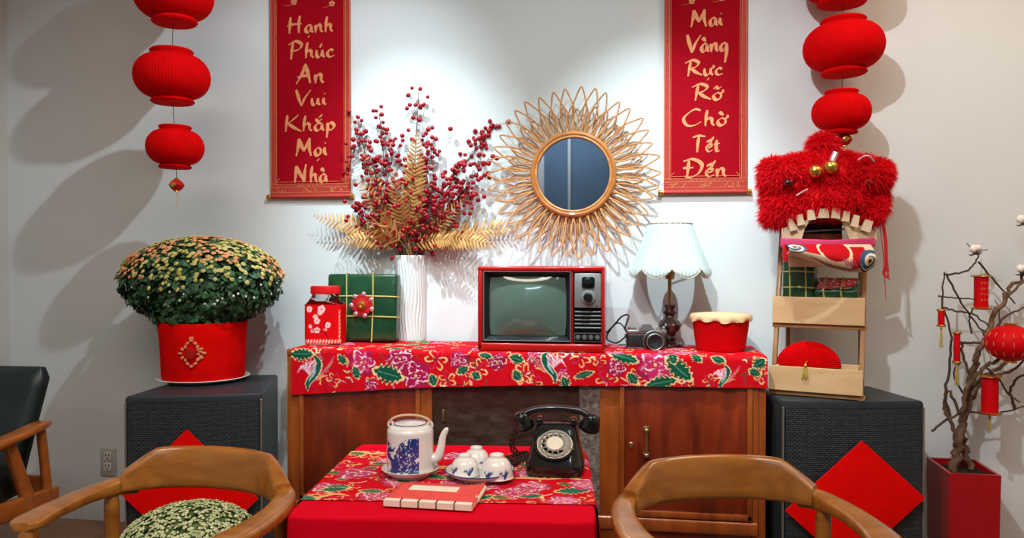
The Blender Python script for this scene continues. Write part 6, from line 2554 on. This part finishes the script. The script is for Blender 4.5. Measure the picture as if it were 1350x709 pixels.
DN = .0
twig([(1255, 622, 0), (1262, 590, 0), (1272, 545, 0), (1280, 505, 0), (1290, 470, -.02), (1300, 440, -.02), (1318, 400, 0), (1340, 372, .02), (1362, 350, .02)], .013, .004)
twig([(1280, 618, .02), (1272, 590, .02), (1268, 560, .0), (1274, 520, -.03), (1292, 490, -.03), (1318, 470, -.05), (1352, 440, -.06)], .009, .004)
twig([(1258, 600, .02), (1266, 560, .02), (1290, 505, .04), (1322, 480, .05), (1356, 450, .05)], .009, .004)
twig([(1262, 590, .0), (1254, 555, -.02), (1246, 540, -.02), (1250, 515, -.02), (1264, 545, -.01)], .006, .004)
twig([(1228, 568, -.02), (1250, 552, -.01), (1275, 543, 0), (1310, 545, .02), (1352, 535, .02)], .0035, .002, 'bark_dark')
twig([(1252, 552, -.02), (1246, 520, -.03), (1252, 480, -.03), (1254, 440, -.03), (1242, 400, -.03), (1245, 358, -.03)], .0045, .002, 'bark_dark')
twig([(1245, 362, -.03), (1262, 360, -.02), (1278, 355, -.02), (1288, 342, -.02), (1290, 332, -.02)], .003, .002, 'bark_dark')
twig([(1248, 362, -.03), (1268, 400, -.02), (1290, 430, -.02), (1302, 440, -.02)], .003, .002, 'bark_dark')
twig([(1290, 345, -.02), (1315, 375, .0), (1338, 400, .02)], .003, .002, 'bark_dark')
twig([(1242, 405, -.03), (1262, 410, -.03), (1284, 415, -.02), (1304, 430, -.02)], .003, .002, 'bark_dark')
twig([(1237, 390, -.03), (1262, 393, -.03), (1286, 394, -.02)], .0025, .0015, 'bark_dark')
twig([(1300, 440, -.02), (1312, 415, 0), (1335, 385, .0), (1358, 358, 0)], .005, .003)
twig([(1308, 440, .0), (1325, 418, .0), (1350, 405, .02)], .004, .002, 'bark_dark')
twig([(1318, 425, .0), (1316, 405, .0), (1312, 395, .0)], .002, .001, 'bark_dark')
twig([(1266, 452, -.03), (1280, 452, -.02), (1296, 452, -.02)], .0035, .003, 'bark_dark')
twig([(1280, 500, 0), (1270, 470, -.02), (1268, 450, -.02)], .004, .003)
twig([(1278, 530, .01), (1262, 505, .0), (1258, 488, .0), (1266, 478, .0)], .003, .002, 'bark_dark')
twig([(1300, 485, .03), (1318, 500, .03), (1330, 520, .03), (1345, 530, .03)], .003, .002, 'bark_dark')
twig([(1282, 520, -.03), (1300, 500, -.05), (1330, 490, -.05), (1356, 470, -.05)], .005, .003)
twig([(1338, 540, .02), (1332, 515, .02), (1340, 500, .02), (1352, 492, .02)], .004, .003, 'bark_dark')
twig([(1281, 440, -.02), (1278, 420, -.02), (1283, 405, -.02)], .0025, .002, 'bark_dark')
for (px, py, dy, s_) in ((1286, 331, -.02, 1.0), (1349, 292, .0, 1.1), (1348, 357, .0, 1.0)):
    c_ = tp_(px, py, dy)
    t = thing('cotton_boll', {1286: 'cotton boll at the tip of the branch above the lettered charm', 1349: 'topmost cotton boll of the branches', 1348: 'cotton boll on the branch above the round red lantern'}[px], 'cotton boll', c_, 0, 'cotton bolls on the branches')
    g = G()
    for k in range(4):
        a = k * PI / 2 + .4
        g.sphere((.010 * s_ * math.cos(a), .008 * math.sin(a), .006 + .005 * (k % 2)), (.013 * s_, .012, .012 * s_), 12, 8)
    g.build('fibre', 'cotton', t, 80)
    g = G()
    for k in range(5):
        a = k * 2 * PI / 5
        e = Vector((.024 * math.cos(a), .018 * math.sin(a), -.002 + .010 * math.sin(a * 2)))
        g.tube([(0, 0, -.010), e * .6 + Vector((0, 0, -.008)), e], [.003, .003, .0006], 5)
    g.build('husk', 'bark_dark', t)
    if px == 1286:
        G().tube([(0, 0, -.010), (.012, 0, .0), (.040, 0, .006)], .0016, 5).build('twig_tip', 'bark_dark', t)
        G().tube([(-.004, 0, .006), (-.018, 0, .016), (-.030, 0, .028)], .0016, 5).build('twig_tip', 'bark_dark', t)
twig([(1352, 300, 0), (1362, 330, 0), (1372, 360, 0)], .003, .003, 'bark_dark')


def charm_lantern(label, px, py, w, h, dy, text=False, tas=18, cord=18):
    c_ = tp_(px, py, dy)
    kk_ = k_at(c_)
    r_, hh_ = w * kk_ / 2, h * kk_
    t = thing('hanging_charm', label, 'charm', c_, R(6), 'red charms hung on the branches')
    b = G().lathe([(.0001, -hh_ / 2), (r_ * .9, -hh_ / 2), (r_, -hh_ / 2 + .003), (r_, hh_ / 2 - .003), (r_ * .9, hh_ / 2), (.0001, hh_ / 2)], 24, cap=False).build('body', 'red_satin', t)
    for s in (-1, 1):
        g = G().lathe([(r_ * .8, s * (hh_ / 2 + .002)), (r_ * 1.25, s * (hh_ / 2 + .001)), (r_ * 1.38, s * (hh_ / 2 - .003)), (r_ * 1.1, s * (hh_ / 2 - .006)), (r_ * 1.0, s * (hh_ / 2 - .006))], 24, cap=False, rf=lambda r, z, a: (r * (1 + .08 * math.cos(12 * a)), z))
        g.build('frill', 'gold', t, 80)
    if text:
        g = G()
        for row_ in range(4):
            zz = hh_ * (.28 - .17 * row_)
            for k in range(3):
                xx = (k - 1) * r_ * .45
                for q in range(3):
                    g.box((xx + rng.uniform(-.002, .002), -r_ - .0006, zz + rng.uniform(-.003, .003)), (rng.uniform(.003, .006), .0008, .0014), 0, rot=(0, rng.choice((0, .6, 1.57)), 0))
        o = g.build('gold_characters', 'gold_ink', t, 0)
        o['kind'] = 'stuff'
    G().tube([(0, 0, hh_ / 2), (0, 0, hh_ / 2 + cord * kk_)], .0008, 4).build('cord', 'bark_dark', t)
    if tas:
        g = G()
        for k in range(8):
            a = k * PI / 4
            g.tube([(0, 0, -hh_ / 2), (.003 * math.cos(a), .003 * math.sin(a), -hh_ / 2 - tas * kk_ * .4), (.006 * math.cos(a), .006 * math.sin(a), -hh_ / 2 - tas * kk_)], .0012, 4)
        g.lathe([(.004, -hh_ / 2 - .014), (.004, -hh_ / 2 - .006)], 10)
        o = g.build('tassel', 'gold_thread', t, 60)
        o['kind'] = 'stuff'
    return t


charm_lantern('red cylinder charm with gold characters below the cotton boll', 1293.5, 385, 17, 44, -.045, True, 0, 22)
charm_lantern('short wide red cylinder charm with gold frills and tassel above the planter', 1305, 520, 20, 50, -.08, False, 22, 25)
charm_lantern('slender red tube charm hanging under the crossing twigs', 1261.5, 458, 8, 40, -.05, False, 30, 24)
charm_lantern('smallest slender red charm at the outer end of the twigs', 1241, 419, 8, 22, -.05, False, 28, 18)
rl = tp_(1332, 452, -.10)
kr = k_at(rl)
t = thing('round_charm_lantern', 'round red lantern with gold dashes hung among the branches', 'lantern', rl)
G().sphere((0, 0, 0), (30 * kr, 30 * kr, 24 * kr), 32, 18, fn=lambda x, y, z: 1 - .02 * abs(math.sin(8 * math.atan2(y, x)))).build('body', 'red_satin', t, 80)
g = G()
for k in range(16):
    a0 = k * PI / 8 + .1
    for el in (-.55, .0, .5):
        pts = []
        for q in np.linspace(-.12, .12, 4):
            e_ = el + q
            pts.append((30.4 * kr * math.cos(e_) * math.cos(a0), 30.4 * kr * math.cos(e_) * math.sin(a0), 24.4 * kr * math.sin(e_)))
        g.tube(pts, .0012, 4)
o = g.build('gold_dashes', 'gold_ink', t, 60)
o['kind'] = 'stuff'
for s in (-1, 1):
    G().lathe([(.020, s * 23 * kr), (.022, s * 26 * kr), (.0001, s * 26 * kr)], 20, cap=False).build('cap', 'gold', t)
G().tube([(0, 0, 25 * kr), (0, .01, 46 * kr)], .001, 4).build('cord', 'bark_dark', t)
